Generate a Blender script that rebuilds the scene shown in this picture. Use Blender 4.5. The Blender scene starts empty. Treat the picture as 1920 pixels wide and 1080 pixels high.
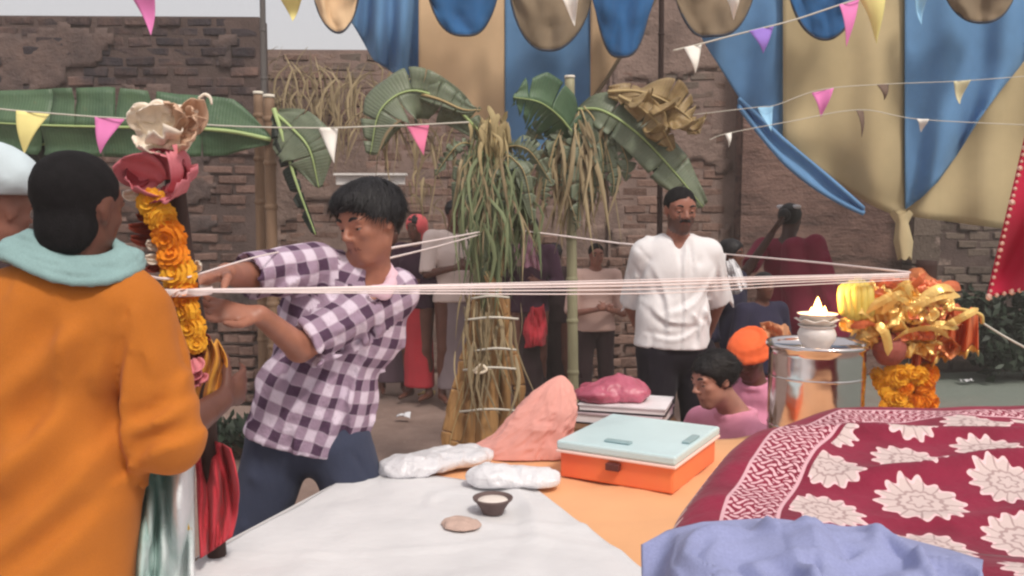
import bpy, bmesh, math, random
import numpy as np
from mathutils import Vector
random.seed(7); rng = np.random.default_rng(7)
SC = bpy.context.scene; COL = SC.collection
R = math.radians
# ------------------------------------------------------------------ camera, sky, sun
FPX = 1663.0; CAMZ = 1.5; PITCH = math.atan2(140, FPX)
cd = bpy.data.cameras.new('camera'); cam = bpy.data.objects.new('camera', cd); COL.objects.link(cam)
cam.location = (0, 0, CAMZ); cam.rotation_euler = (math.pi/2 - PITCH, 0, 0)
cd.sensor_width = 36; cd.lens = 36*FPX/1920; cd.clip_start = .05; cd.clip_end = 500
SC.camera = cam
W = bpy.data.worlds.new('World'); SC.world = W; W.use_nodes = True
wn = W.node_tree.nodes; wl = W.node_tree.links
sky = wn.new('ShaderNodeTexSky'); sky.sky_type = 'NISHITA'; sky.sun_disc = False
SUN_EL, SUN_AZ = R(52), R(150)          # azimuth clockwise from +Y
sky.sun_elevation = SUN_EL; sky.sun_rotation = SUN_AZ; sky.dust_density = 6; sky.air_density = 1.2; sky.ozone_density = 1
wmix = wn.new('ShaderNodeMix'); wmix.data_type = 'RGBA'; wmix.inputs['Factor'].default_value = .62
wmix.inputs['B'].default_value = (8.6, 8.1, 8.0, 1)     # even cloud cover
wl.new(sky.outputs[0], wmix.inputs['A'])
bg = wn['Background']; bg.inputs['Strength'].default_value = .092
wl.new(wmix.outputs['Result'], bg.inputs['Color'])
sl = bpy.data.lights.new('sun', 'SUN'); sun = bpy.data.objects.new('sun', sl); COL.objects.link(sun)
sl.energy = 1.9; sl.angle = R(10); sl.color = (1, .93, .85)
sd = Vector((math.sin(SUN_AZ)*math.cos(SUN_EL), math.cos(SUN_AZ)*math.cos(SUN_EL), math.sin(SUN_EL)))
sun.rotation_euler = sd.to_track_quat('Z', 'Y').to_euler(); sun.location = (0, 0, 12)
SC.view_settings.view_transform = 'Standard'; SC.view_settings.look = 'None'
SC.view_settings.exposure = .24; SC.view_settings.gamma = 1
SC.cycles.filter_width = 2.4
SC.cycles.max_bounces = 6

# ------------------------------------------------------------------ helpers
def V(*a): return np.array(a, float)
def nrm(v): v = np.asarray(v, float); return v/(np.linalg.norm(v)+1e-12)
cp, sp = math.cos(PITCH), math.sin(PITCH)
def P(u, v, D):
    """world point seen at photo pixel (u, v) at distance D along +Y"""
    x = (u-960)/FPX; c = (540-v)/FPX
    d = V(x, cp+c*sp, -sp+c*cp)
    return V(0, 0, CAMZ) + d*(D/d[1])
def PZ(u, v, z):
    x = (u-960)/FPX; c = (540-v)/FPX
    d = V(x, cp+c*sp, -sp+c*cp)
    return V(0, 0, CAMZ) + d*((z-CAMZ)/d[2])
ORG = {}
def tag(o, label=None, cat=None, group=None, kind=None):
    if label: o['label'] = label
    if cat: o['category'] = cat
    if group: o['group'] = group
    if kind: o['kind'] = kind
    return o
def thing(name, loc, label, cat, group=None):
    o = bpy.data.objects.new(name, None); COL.objects.link(o); o.empty_display_size = .1
    o.location = tuple(float(a) for a in loc); ORG[o.name] = np.array(o.location[:], float)
    return tag(o, label, cat, group)
def link_mesh(name, me, parent=None, loc=None):
    o = bpy.data.objects.new(name, me); COL.objects.link(o)
    if parent is not None: o.parent = parent
    if loc is not None: o.location = tuple(float(a) for a in loc)
    return o
def mk(name, verts, faces, mats, parent=None, smooth=True, uv=None, midx=None, solid=0, uv2=None, sub=0):
    """one mesh object from world coordinates; origin = its thing's origin, or its own base"""
    v = np.asarray(verts, float).reshape(-1, 3)
    if parent is not None: org = ORG[parent.name]
    else:
        lo, hi = v.min(0), v.max(0); org = V((lo[0]+hi[0])/2, (lo[1]+hi[1])/2, lo[2])
    me = bpy.data.meshes.new(name)
    if isinstance(faces, np.ndarray) and faces.ndim == 2:
        n, k = faces.shape
        me.vertices.add(len(v)); me.vertices.foreach_set('co', (v-org).astype(np.float32).ravel())
        me.loops.add(n*k); me.loops.foreach_set('vertex_index', faces.astype(np.int32).ravel())
        me.polygons.add(n); me.polygons.foreach_set('loop_start', np.arange(0, n*k, k, dtype=np.int32))
        me.update(calc_edges=True)
    else:
        me.from_pydata((v-org).tolist(), [], [list(f) for f in faces])
    for m in (mats if isinstance(mats, (list, tuple)) else [mats]): me.materials.append(m)
    if midx is not None: me.polygons.foreach_set('material_index', np.asarray(midx, np.int32))
    if smooth: me.polygons.foreach_set('use_smooth', np.ones(len(me.polygons), bool))
    for nm, arr in (('UVMap', uv), ('Edge', uv2)):
        if arr is not None:
            arr = np.asarray(arr, np.float32)
            if len(arr) == len(v):
                li = np.empty(len(me.loops), np.int32); me.loops.foreach_get('vertex_index', li); arr = arr[li]
            l = me.uv_layers.new(name=nm); l.data.foreach_set('uv', arr.ravel())
    me.validate()
    o = bpy.data.objects.new(name, me); COL.objects.link(o)
    ORG[o.name] = org
    if parent is not None:
        o.parent = parent
        # parts sit at their thing's origin
    else: o.location = tuple(org)
    if solid:
        s = o.modifiers.new('thickness', 'SOLIDIFY'); s.thickness = solid; s.offset = 0
    if sub:
        s = o.modifiers.new('smooth', 'SUBSURF'); s.levels = sub; s.render_levels = sub
    return o
class MB:
    def __init__(s): s.v = []; s.f = []; s.m = []; s.n = 0
    def add(s, v, f, m=0):
        v = np.asarray(v, float).reshape(-1, 3)
        s.v.append(v); s.f += [[i+s.n for i in q] for q in f]; s.m += [m]*len(f); s.n += len(v); return s
    def box(s, c, size, rot=None, m=0, jit=0):
        c = V(*c); h = V(*size)/2
        q = np.array([[x, y, z] for x in (-1, 1) for y in (-1, 1) for z in (-1, 1)], float)*h
        if jit: q += rng.uniform(-jit, jit, q.shape)
        if rot is not None: q = q @ np.asarray(rot).T
        return s.add(q+c, [(0, 1, 3, 2), (4, 6, 7, 5), (0, 4, 5, 1), (2, 3, 7, 6), (0, 2, 6, 4), (1, 5, 7, 3)], m)
    def tube(s, pts, r, n=6, m=0, caps=True):
        v, f = tube(pts, r, n, caps); return s.add(v, f, m)
    def mk(s, name, mats, parent=None, **k):
        return mk(name, np.concatenate(s.v), s.f, mats, parent, midx=s.m, **k)
def rotz(a): c, q = math.cos(a), math.sin(a); return np.array([[c, -q, 0], [q, c, 0], [0, 0, 1]])
def rot_to(fwd, up=(0, 0, 1)):
    """columns: right, fwd, up"""
    f = nrm(fwd); r = nrm(np.cross(f, up)); u = np.cross(r, f); return np.stack([r, f, u], 1)
def bez(pts, n):
    """Catmull-Rom through the points"""
    p = [np.asarray(a, float) for a in pts]
    p = [2*p[0]-p[1]] + p + [2*p[-1]-p[-2]]
    out = []; k = len(p)-3
    for t in np.linspace(0, k-1e-6, n):
        i = int(t); a = t-i; a2 = a*a; a3 = a2*a
        out.append(.5*((2*p[i+1])+(p[i+2]-p[i])*a+(2*p[i]-5*p[i+1]+4*p[i+2]-p[i+3])*a2+(3*p[i+1]-p[i]-3*p[i+2]+p[i+3])*a3))
    return np.array(out)
def tube(pts, r, n=6, caps=True):
    pts = np.asarray(pts, float); m = len(pts)
    r = np.full(m, r, float) if np.isscalar(r) else np.asarray(r, float)
    t = np.gradient(pts, axis=0); t /= np.linalg.norm(t, axis=1)[:, None]+1e-12
    ref = V(0, 0, 1) if abs(t[0][2]) < .9 else V(1, 0, 0)
    a = nrm(np.cross(t[0], ref)); vs = []
    for i in range(m):
        a = nrm(a-t[i]*np.dot(a, t[i])); b = np.cross(t[i], a)
        for k in range(n):
            q = 2*math.pi*k/n; vs.append(pts[i]+r[i]*(a*math.cos(q)+b*math.sin(q)))
    f = [(i*n+k, i*n+(k+1) % n, (i+1)*n+(k+1) % n, (i+1)*n+k) for i in range(m-1) for k in range(n)]
    if caps: f += [tuple(range(n-1, -1, -1)), tuple((m-1)*n+k for k in range(n))]
    return np.array(vs), f
def grid(fn, nu, nv, closed=False):
    """fn(s,t) -> point arrays; returns verts, quads, (s,t)"""
    s, t = np.meshgrid(np.linspace(0, 1, nu), np.linspace(0, 1, nv), indexing='ij')
    v = fn(s.ravel(), t.ravel())
    i, j = np.meshgrid(np.arange(nu-1), np.arange(nv-1), indexing='ij'); i = i.ravel(); j = j.ravel()
    q = np.stack([i*nv+j, (i+1)*nv+j, (i+1)*nv+j+1, i*nv+j+1], 1)
    return v, q, np.stack([s.ravel(), t.ravel()], 1)
def lathe(prof, n=24, c=(0, 0, 0)):
    """profile [(r,z)..] turned about z"""
    vs = [[r*math.cos(2*math.pi*k/n)+c[0], r*math.sin(2*math.pi*k/n)+c[1], z+c[2]] for r, z in prof for k in range(n)]
    f = [(i*n+k, i*n+(k+1) % n, (i+1)*n+(k+1) % n, (i+1)*n+k) for i in range(len(prof)-1) for k in range(n)]
    f += [tuple(range(n-1, -1, -1)), tuple((len(prof)-1)*n+k for k in range(n))]
    return np.array(vs), f
LAT = rng.uniform(-1, 1, (32, 32, 32)).astype(np.float32)
def noise(p, sc=1.0, oct=1):
    p = np.asarray(p, float)*sc; out = np.zeros(len(p)); amp = 1.
    for o in range(oct):
        i = np.floor(p).astype(int); f = p-i; f = f*f*(3-2*f); i &= 31; j = (i+1) & 31
        x0, y0, z0 = i.T; x1, y1, z1 = j.T; fx, fy, fz = f.T
        c = lambda a, b: a+(b-a)*fx
        n00 = c(LAT[x0, y0, z0], LAT[x1, y0, z0]); n10 = c(LAT[x0, y1, z0], LAT[x1, y1, z0])
        n01 = c(LAT[x0, y0, z1], LAT[x1, y0, z1]); n11 = c(LAT[x0, y1, z1], LAT[x1, y1, z1])
        a = n00+(n10-n00)*fy; b = n01+(n11-n01)*fy
        out += amp*(a+(b-a)*fz); amp *= .5; p = p*2.03+7.1
    return out

# ------------------------------------------------------------------ materials
class X:
    """node maths by operators"""
    def __init__(s, t, k): s.t = t; s.k = k
    def op(s, o, b=None, c=None):
        n = s.t.nodes.new('ShaderNodeMath'); n.operation = o
        for i, q in enumerate((s, b, c)):
            if q is None: continue
            if isinstance(q, X): s.t.links.new(q.k, n.inputs[i])
            else: n.inputs[i].default_value = float(q)
        return X(s.t, n.outputs[0])
    def __add__(s, b): return s.op('ADD', b)
    def __sub__(s, b): return s.op('SUBTRACT', b)
    def __mul__(s, b): return s.op('MULTIPLY', b)
    def __truediv__(s, b): return s.op('DIVIDE', b)
    def lt(s, b): return s.op('LESS_THAN', b)
    def gt(s, b): return s.op('GREATER_THAN', b)
    def fr(s): return s.op('FRACT')
    def cl(s):
        x = s.op('ADD', 0); x.k.node.use_clamp = True; return x
def colmix(t, fac, a, b, blend='MIX'):
    n = t.nodes.new('ShaderNodeMix'); n.data_type = 'RGBA'; n.blend_type = blend
    for nm, q in (('Factor', fac), ('A', a), ('B', b)):
        s = n.inputs[nm] if nm == 'Factor' else [i for i in n.inputs if i.name == nm and i.type == 'RGBA'][0]
        if isinstance(q, X): t.links.new(q.k, s)
        elif hasattr(q, 'is_output'): t.links.new(q, s)
        elif nm == 'Factor': s.default_value = q
        else: s.default_value = (*q[:3], 1)
    return [o for o in n.outputs if o.type == 'RGBA'][0]
def nz(t, co, scale, detail=3, rough=.6, stretch=None):
    if stretch:
        mp = t.nodes.new('ShaderNodeMapping'); mp.inputs['Scale'].default_value = stretch; t.links.new(co, mp.inputs[0]); co = mp.outputs[0]
    n = t.nodes.new('ShaderNodeTexNoise'); n.inputs['Scale'].default_value = scale
    n.inputs['Detail'].default_value = detail; n.inputs['Roughness'].default_value = rough
    t.links.new(co, n.inputs['Vector']); return X(t, n.outputs['Fac'])
def srgb(r, g, b):
    f = lambda c: (c/255/12.92 if c/255 <= .04045 else ((c/255+.055)/1.055)**2.4)
    return (f(r), f(g), f(b))
def base(name, rough=.8, metal=0, spec=.3):
    m = bpy.data.materials.new(name); m.use_nodes = True; t = m.node_tree
    b = t.nodes['Principled BSDF']; b.inputs['Roughness'].default_value = rough; b.inputs['Metallic'].default_value = metal
    b.inputs['Specular IOR Level'].default_value = spec
    tc = t.nodes.new('ShaderNodeTexCoord'); ge = t.nodes.new('ShaderNodeNewGeometry')
    return m, t, b, tc.outputs['Object'], ge.outputs['Position']
def bump(t, b, h, strength=.3, dist=.01):
    n = t.nodes.new('ShaderNodeBump'); n.inputs['Strength'].default_value = strength; n.inputs['Distance'].default_value = dist
    t.links.new(h.k, n.inputs['Height']); t.links.new(n.outputs[0], b.inputs['Normal'])
def mat(name, col, rough=.8, var=.25, sc=9, bmp=.25, bsc=90, metal=0, spec=.25, col2=None, trans=0, sheen=0, dist=.004, stretch=None):
    m, t, b, co, pos = base(name, rough, metal, spec)
    n = nz(t, co, sc, 4, .65, stretch); n = ((n-.5)*1.8+.5).cl()
    c2 = col2 if col2 else tuple(min(1, c*(1+var)) for c in col); c1 = col if col2 else tuple(c*(1-var) for c in col)
    t.links.new(colmix(t, n, c1, c2), b.inputs['Base Color'])
    if bmp: bump(t, b, nz(t, co, bsc, 3, .7, stretch), bmp, dist)
    if trans:
        b.inputs['Transmission Weight'].default_value = 0
        b.inputs['Subsurface Weight'].default_value = trans; b.inputs['Subsurface Radius'].default_value = (.02, .015, .01)
    if sheen: b.inputs['Sheen Weight'].default_value = sheen
    return m
def fabric(name, rgb, var=.12, rough=.9, wr=22, bmp=.5, trl=0):
    """woven cloth: soft wrinkles, weave grain, faded patches"""
    col = srgb(*rgb)
    m, t, b, co, pos = base(name, rough, 0, .12)
    n = nz(t, co, 5, 5, .6); g = nz(t, co, 350, 2, .5)
    f = ((n-.5)*1.6+.5+(g-.5)*.7).cl()
    t.links.new(colmix(t, f, tuple(c*(1-var) for c in col), tuple(min(1, c*(1+var)) for c in col)), b.inputs['Base Color'])
    bump(t, b, nz(t, co, wr, 3, .5, (1, 1, .6))+nz(t, co, 300, 1)*.05, bmp*.7, .010)
    b.inputs['Sheen Weight'].default_value = .06
    if trl:
        tb = t.nodes.new('ShaderNodeBsdfTranslucent'); ms = t.nodes.new('ShaderNodeMixShader'); ms.inputs[0].default_value = trl
        t.links.new(b.inputs['Base Color'].links[0].from_socket, tb.inputs[0]); t.links.new(b.outputs[0], ms.inputs[1]); t.links.new(tb.outputs[0], ms.inputs[2]); t.links.new(ms.outputs[0], t.nodes['Material Output'].inputs[0])
    return m
def skin(name, rgb):
    col = srgb(*rgb)
    m, t, b, co, pos = base(name, .46, 0, .45)
    n = nz(t, co, 14, 4, .6); f = ((n-.5)*1.6+.5).cl()
    t.links.new(colmix(t, f, (col[0]*.70, col[1]*.66, col[2]*.66), (col[0]*1.2, col[1]*1.16, col[2]*1.12)), b.inputs['Base Color'])
    b.inputs['Subsurface Weight'].default_value = .06; b.inputs['Subsurface Radius'].default_value = (.012, .005, .003)
    bump(t, b, nz(t, co, 160, 3), .15, .002)
    return m
MT = {}
SK_D = skin('skin_dark', (104, 66, 54)); SK_M = skin('skin_brown', (150, 102, 86)); SK_L = skin('skin_light_brown', (182, 134, 118))
LIPS = skin('lips', (122, 74, 68)); LIPS_L = skin('lips_light', (150, 92, 88))
HAIR = mat('black_hair', (.012, .011, .013), .5, .5, 40, .6, 120, spec=.3, stretch=(1, 1, .25))
HAIRS = mat('cropped_hair', (.010, .009, .010), .85, .4, 60, .5, 260, spec=.15)
EYEW = mat('eye_white', (.34, .29, .27), .3, .05, 5, 0); EYED = mat('eye_iris', (.02, .012, .008), .2, .1, 5, 0)
F = fabric
ORANGE = F('orange_kurta_cloth', (186, 110, 42), .14, wr=7, bmp=.5); AQUA = F('aqua_scarf_cloth', (138, 168, 168), .22, wr=30)
WHITE_SH = F('white_shirt_cloth', (226, 224, 226), .05, wr=16); BLACK_TR = F('black_trouser_cloth', (34, 30, 38), .2)
DENIM = F('dark_blue_denim', (62, 68, 88), .2); SK_P = skin('skin_tan', (164, 112, 92)); STUB = skin('stubbled_skin', (92, 66, 60)); PINK_SH = F('pink_shirt_cloth', (224, 148, 178), .1)
CORAL = F('coral_scarf_cloth', (226, 104, 108), .12); TURBAN = F('orange_turban_cloth', (238, 108, 62), .1)
NAVY = F('navy_cloth', (48, 46, 66), .2); MAROON = F('maroon_cloth', (128, 44, 66), .2); MAUVE = F('mauve_cloth', (178, 132, 150), .15)
PURPLE = F('dark_purple_cloth', (70, 46, 62), .2); GREYC = F('grey_lungi_cloth', (138, 124, 128), .15); TANSH = F('tan_pink_shirt_cloth', (204, 172, 162), .1)
DARKC = F('dark_brown_cloth', (58, 44, 46), .2); CREAM = F('cream_cloth', (232, 218, 196), .08); WHITE_CL = F('white_cloth', (222, 222, 226), .05)
REDL = F('red_cloth', (190, 62, 72), .15)
CAN_B = F('blue_canopy_cloth', (114, 158, 202), .14, wr=4, bmp=.5, trl=.2); CAN_T = F('tan_canopy_cloth', (222, 190, 152), .08, wr=4, bmp=.4, trl=.12); CAN_TD = F('dull_tan_canopy_cloth', (196, 178, 140), .1, wr=4, bmp=.4, trl=.12)
CAN_T_SHADE = F('tan_canopy_shade_tone', (132, 116, 96), .15, wr=6); CAN_B_SHADE = F('blue_canopy_shade_tone', (52, 98, 146), .15, wr=6)  # same tan and blue cloth, the backlit valance's shade put into the colour
TAB_O = F('orange_table_sheet', (228, 172, 126), .07, wr=7, bmp=.3); TAB_W = F('white_table_sheet', (214, 214, 216), .035, wr=7, bmp=.3)
SACK = F('pink_sack_cloth', (222, 160, 150), .12, wr=12, bmp=.7); LILAC = F('lilac_cloth', (144, 150, 188), .22, wr=9, bmp=.6)
PL_W = mat('white_plastic', (.72, .72, .75), .35, .04, 6, .6, 22, spec=.5, dist=.015)
# ------------------------------------------------------------------ solid modeller: smooth unions of tapered limbs, meshed as one skin
class SDF:
    def __init__(s, rag=0): s.pr = []; s.cuts = []; s.frames = []; s.rag = rag
    def cap(s, a, b, ra, rb=None, k=.02, m=0, flat=None, uv=-1, sub=False):
        s.pr.append(('c', V(*a), V(*b), ra, ra if rb is None else rb, k, m, flat, uv, sub)); return s
    def ell(s, c, r, axes=None, k=.02, m=0, uv=-1, sub=False):
        s.pr.append(('e', V(*c), np.asarray(r, float), np.eye(3) if axes is None else np.asarray(axes), 0, k, m, None, uv, sub)); return s
    def cut(s, p, n, k=.006): s.cuts.append((V(*p), nrm(n), k)); return s
    def frame(s, o, axis, ref, ru):
        ax = nrm(axis); r = nrm(np.asarray(ref)-ax*np.dot(ref, ax)); s.frames.append((V(*o), ax, r, np.cross(ax, r), ru)); return len(s.frames)-1
    def build(s, res, fold=None, relax=1):
        bbs = []
        for q in s.pr:
            if q[0] == 'c':
                r = max(q[3], q[4]); lo = np.minimum(q[1], q[2])-r; hi = np.maximum(q[1], q[2])+r
            else:
                e = np.abs(q[3])@q[2]; lo = q[1]-e; hi = q[1]+e
            mg = q[5]*1.5+4*res+(.03 if fold else 0); bbs.append((lo-mg, hi+mg))
        add = [b for b, q in zip(bbs, s.pr) if not q[9]]
        lo = np.min([b[0] for b in add], 0)-res; hi = np.max([b[1] for b in add], 0)+res
        n = np.ceil((hi-lo)/res).astype(int)+1
        ax = [lo[i]+res*np.arange(n[i]) for i in range(3)]
        Fd = np.ones(n, np.float32); L = np.zeros(n, np.int16); LD = np.ones(n, np.float32)
        for pi, (q, bb) in enumerate(zip(s.pr, bbs)):
            i0 = np.clip(np.floor((bb[0]-lo)/res).astype(int), 0, n-1); i1 = np.clip(np.ceil((bb[1]-lo)/res).astype(int)+1, 1, n)
            if (i1 <= i0).any(): continue
            sl = tuple(slice(a, b) for a, b in zip(i0, i1))
            x = ax[0][sl[0]][:, None, None]; y = ax[1][sl[1]][None, :, None]; z = ax[2][sl[2]][None, None, :]
            if q[0] == 'c':
                a, b, ra, rb, k, m, flat = q[1:8]; ab = b-a
                px, py, pz = x-a[0], y-a[1], z-a[2]
                if flat is not None:
                    d0, f = flat; g = 1/f-1; w = (px*d0[0]+py*d0[1]+pz*d0[2])*g
                    px = px+w*d0[0]; py = py+w*d0[1]; pz = pz+w*d0[2]; ab = ab+d0*np.dot(ab, d0)*g
                L2 = np.dot(ab, ab)+1e-12
                t = np.clip((px*ab[0]+py*ab[1]+pz*ab[2])/L2, 0, 1)
                d = np.sqrt((px-t*ab[0])**2+(py-t*ab[1])**2+(pz-t*ab[2])**2)-(ra+(rb-ra)*t)
            else:
                c, r, A = q[1:4]; k = q[5]
                px, py, pz = x-c[0], y-c[1], z-c[2]
                l = [px*A[0][i]+py*A[1][i]+pz*A[2][i] for i in range(3)]
                k0 = np.sqrt(sum((l[i]/r[i])**2 for i in range(3))); k1 = np.sqrt(sum((l[i]/r[i]**2)**2 for i in range(3)))+1e-9
                d = k0*(k0-1)/k1
            d = d.astype(np.float32); cur = Fd[sl]
            if q[9]:
                d = -d; h = np.clip(.5-.5*(d-cur)/k, 0, 1); h = np.clip(.5+.5*(d-cur)/k, 0, 1)
                Fd[sl] = cur+(d-cur)*h+k*h*(1-h)
                if q[6]:
                    L[sl] = np.where(d > cur-.002, pi, L[sl])
            else:
                cl = LD[sl]; L[sl] = np.where(d < cl, pi, L[sl]); LD[sl] = np.minimum(cl, d)
                h = np.clip(.5+.5*(cur-d)/k, 0, 1); Fd[sl] = cur+(d-cur)*h-k*h*(1-h)
        if fold is not None:
            ii = np.nonzero(np.abs(Fd) < .05)
            pts = np.stack([ax[c][ii[c]] for c in range(3)], 1)
            fold.near = np.nonzero(np.abs(Fd[ii]) < res)[0] if len(ii[0]) else None; Fd[ii] += fold(pts).astype(np.float32)
        for p, nn, k in s.cuts:
            d = ((ax[0]-p[0])*nn[0])[:, None, None]+((ax[1]-p[1])*nn[1])[None, :, None]+((ax[2]-p[2])*nn[2])[None, None, :]
            d = d.astype(np.float32)
            if s.rag:
                gx = np.stack(np.meshgrid(*ax, indexing='ij'), -1).reshape(-1, 3); d = d+(s.rag*noise(gx, 45, 2)).reshape(d.shape).astype(np.float32)
            h = np.clip(.5+.5*(d-Fd)/k, 0, 1); Fd = Fd+(d-Fd)*h+k*h*(1-h)
        return s.nets(Fd, L, lo, res, relax)
    def nets(s, Fd, L, lo, res, relax):
        S = Fd < 0
        S[0] = S[-1] = False; S[:, 0] = S[:, -1] = False; S[:, :, 0] = S[:, :, -1] = False
        c = [S[i:S.shape[0]-1+i, j:S.shape[1]-1+j, k:S.shape[2]-1+k] for i in (0, 1) for j in (0, 1) for k in (0, 1)]
        anyc = c[0].copy(); allc = c[0].copy()
        for q in c[1:]: anyc |= q; allc &= q
        act = anyc & ~allc; ijk = np.stack(np.nonzero(act), 1)
        cid = np.full(act.shape, -1, np.int32); cid[tuple(ijk.T)] = np.arange(len(ijk))
        offs = [(i, j, k) for i in (0, 1) for j in (0, 1) for k in (0, 1)]
        val = np.stack([Fd[ijk[:, 0]+o[0], ijk[:, 1]+o[1], ijk[:, 2]+o[2]] for o in offs], 1)
        acc = np.zeros((len(ijk), 3)); cnt = np.zeros(len(ijk))
        for a in range(8):
            for b in range(a+1, 8):
                if sum(abs(offs[a][i]-offs[b][i]) for i in range(3)) != 1: continue
                va, vb = val[:, a], val[:, b]; cr = (va < 0) != (vb < 0)
                t = np.where(cr, va/np.where(cr, va-vb, 1), 0)
                p = np.array(offs[a])+t[:, None]*(np.array(offs[b])-np.array(offs[a]))
                acc[cr] += p[cr]; cnt += cr
        pos = lo+res*(ijk+acc/np.maximum(cnt, 1)[:, None])
        quads = []
        for axis in range(3):
            sh = [slice(None)]*3; s2 = [slice(None)]*3; sh[axis] = slice(0, -1); s2[axis] = slice(1, None)
            A, B = S[tuple(sh)], S[tuple(s2)]
            e = np.stack(np.nonzero(A != B), 1); b1, b2 = (axis+1) % 3, (axis+2) % 3
            ok = (e[:, b1] > 0) & (e[:, b2] > 0) & (e[:, b1] < Fd.shape[b1]-1) & (e[:, b2] < Fd.shape[b2]-1); e = e[ok]
            ins = A[tuple(e.T)]
            def cell(d1, d2):
                q = e.copy(); q[:, b1] += d1; q[:, b2] += d2; return cid[tuple(q.T)]
            f = np.stack([cell(-1, -1), cell(0, -1), cell(0, 0), cell(-1, 0)], 1)
            f[~ins] = f[~ins][:, ::-1]; quads.append(f)
        q = np.concatenate(quads); q = q[(q >= 0).all(1)]
        lab = L[tuple(ijk.T)]
        for _ in range(relax):
            sm = np.zeros_like(pos); cn = np.zeros(len(pos))
            for a in range(4):
                np.add.at(sm, q[:, a], pos[q[:, (a+1) % 4]]); np.add.at(sm, q[:, a], pos[q[:, a-1]]); np.add.at(cn, q[:, a], 2)
            pos = pos*.45+.55*sm/np.maximum(cn, 1)[:, None]
        fl = lab[q[:, 0]]
        midx = np.array([p[6] for p in s.pr], int)[fl]
        uv = None
        if s.frames:
            fr = np.array([p[8] for p in s.pr], int)[fl]; fr = np.where(fr < 0, 0, fr)
            uv = np.zeros((len(q), 4, 2))
            for i, (o, axx, r, b, ru) in enumerate(s.frames):
                w = fr == i
                if not w.any(): continue
                pp = pos[q[w]]-o; cen = pp.mean(1)
                an = np.arctan2(pp@b, pp@r); ac = np.arctan2(cen@b, cen@r)[:, None]
                an = ac+(an-ac+math.pi) % (2*math.pi)-math.pi
                uv[w] = np.stack([an*ru, pp@axx], 2)
            uv = uv.reshape(-1, 2)
        return pos, q, midx, uv
    def mk(s, name, mats, parent=None, res=.008, fold=None, relax=1):
        v, q, m, uv = s.build(res, fold, relax)
        return mk(name, v, q, mats, parent, True, uv, m)
def folds(amp, sc=(9, 9, 5), tilt=0, oct=2, fine=.35):
    """drape: ridged noise, stretched along the fall of the cloth"""
    ct, st = math.cos(tilt), math.sin(tilt); off = rng.uniform(0, 20, 3)
    def fn(p):
        x = p[:, 0]*ct-p[:, 2]*st; z = p[:, 0]*st+p[:, 2]*ct
        q = np.stack([x*sc[0], p[:, 1]*sc[1], z*sc[2]], 1)+off
        q = q+.35*noise(q*.7+3)[:, None]
        n = noise(q, 1, oct); r = 1-2*np.abs(noise(q, 1.3)); return amp*(.6*n-.4*r+fine*.6*noise(q, 3.1))
    return fn
def creases(n, amp, L=(.05, .13), w=(.014, .03), tilt=.6, base_=.004, sd=1, lines=None, ymax=None):
    """cloth creases: short sharp ridges and valleys running mostly down the cloth over a gentle swell"""
    r = np.random.default_rng(sd); off = r.uniform(0, 20, 3)
    def fn(p):
        out = base_*noise(p*V(6, 6, 3.5)+off, 1, 2)
        for i in r.choice(fn.near, n):
            d = nrm(V(r.normal(0, tilt), r.normal(0, tilt), 1)); l = r.uniform(*L); ww = r.uniform(*w); q = p-p[i]
            a = q@d; k = np.nonzero(np.abs(a) < 1.5*l)[0]; qq = q[k]-a[k, None]*d; pr = np.linalg.norm(qq, axis=1); m = pr < ww; k = k[m]
            out[k] += amp*r.choice([-1, .8])*r.uniform(.4, 1)*(1-pr[m]/ww)**1.3*np.exp(-(a[k]/l)**4)
        if lines:
            for pts, ww, am in lines:            # folds drawn down the side towards the viewer, stepped like lapped cloth
                pts = [P(u, v_, ymax) for u, v_ in pts]; c = bez(pts, 14); best = np.full(len(p), 9.); sg = np.zeros(len(p)); al = np.zeros(len(p))
                for i in range(13):
                    a, b = c[i][[0, 2]], c[i+1][[0, 2]]; ab = b-a; l = np.dot(ab, ab)+1e-9; q = p[:, [0, 2]]-a; t_ = np.clip(q@ab/l, 0, 1); e = q-t_[:, None]*ab
                    dd = np.hypot(e[:, 0], e[:, 1]); m = dd < best; best[m] = dd[m]; sg[m] = np.sign(ab[0]*q[m, 1]-ab[1]*q[m, 0]); al[m] = (i+t_[m])/13
                k = sg*best/ww; env = np.sin(np.pi*np.clip(al, .04, .96))**.6; out -= np.where(p[:, 1] < ymax+.03, am*env*(k*np.exp(-k*k)*1.9-.55*np.exp(-(k*2.2)**2)), 0)
        return out
    return fn
# ------------------------------------------------------------------ people
def stand(x, y, H=1.66, face=0., z=0.):
    """joints of a standing person, a = the side at -x when facing the camera; face turns about z"""
    J = dict(head=(0, -.012, .925), neck=(0, .008, .845), nb=(0, .01, .82), chest=(0, .0, .725), waist=(0, 0, .61), pelvis=(0, .004, .525),
             sa=(-.112, .008, .808), ea=(-.148, .015, .635), wa=(-.152, -.03, .485), sb=(.112, .008, .808), eb=(.148, .015, .635), wb=(.152, -.03, .485),
             ha=(-.055, 0, .51), ka=(-.06, -.012, .28), aa=(-.062, .012, .05), hb=(.055, 0, .51), kb=(.06, -.012, .28), ab=(.062, .012, .05))
    M = rotz(face); o = {k: M@(V(*v)*H)+V(x, y, z) for k, v in J.items()}
    o['H'] = H; o['hf'] = M@V(0, -1, -.08); o['up'] = V(0, 0, 1); o['toe'] = M@V(0, -1, 0); return o
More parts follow.
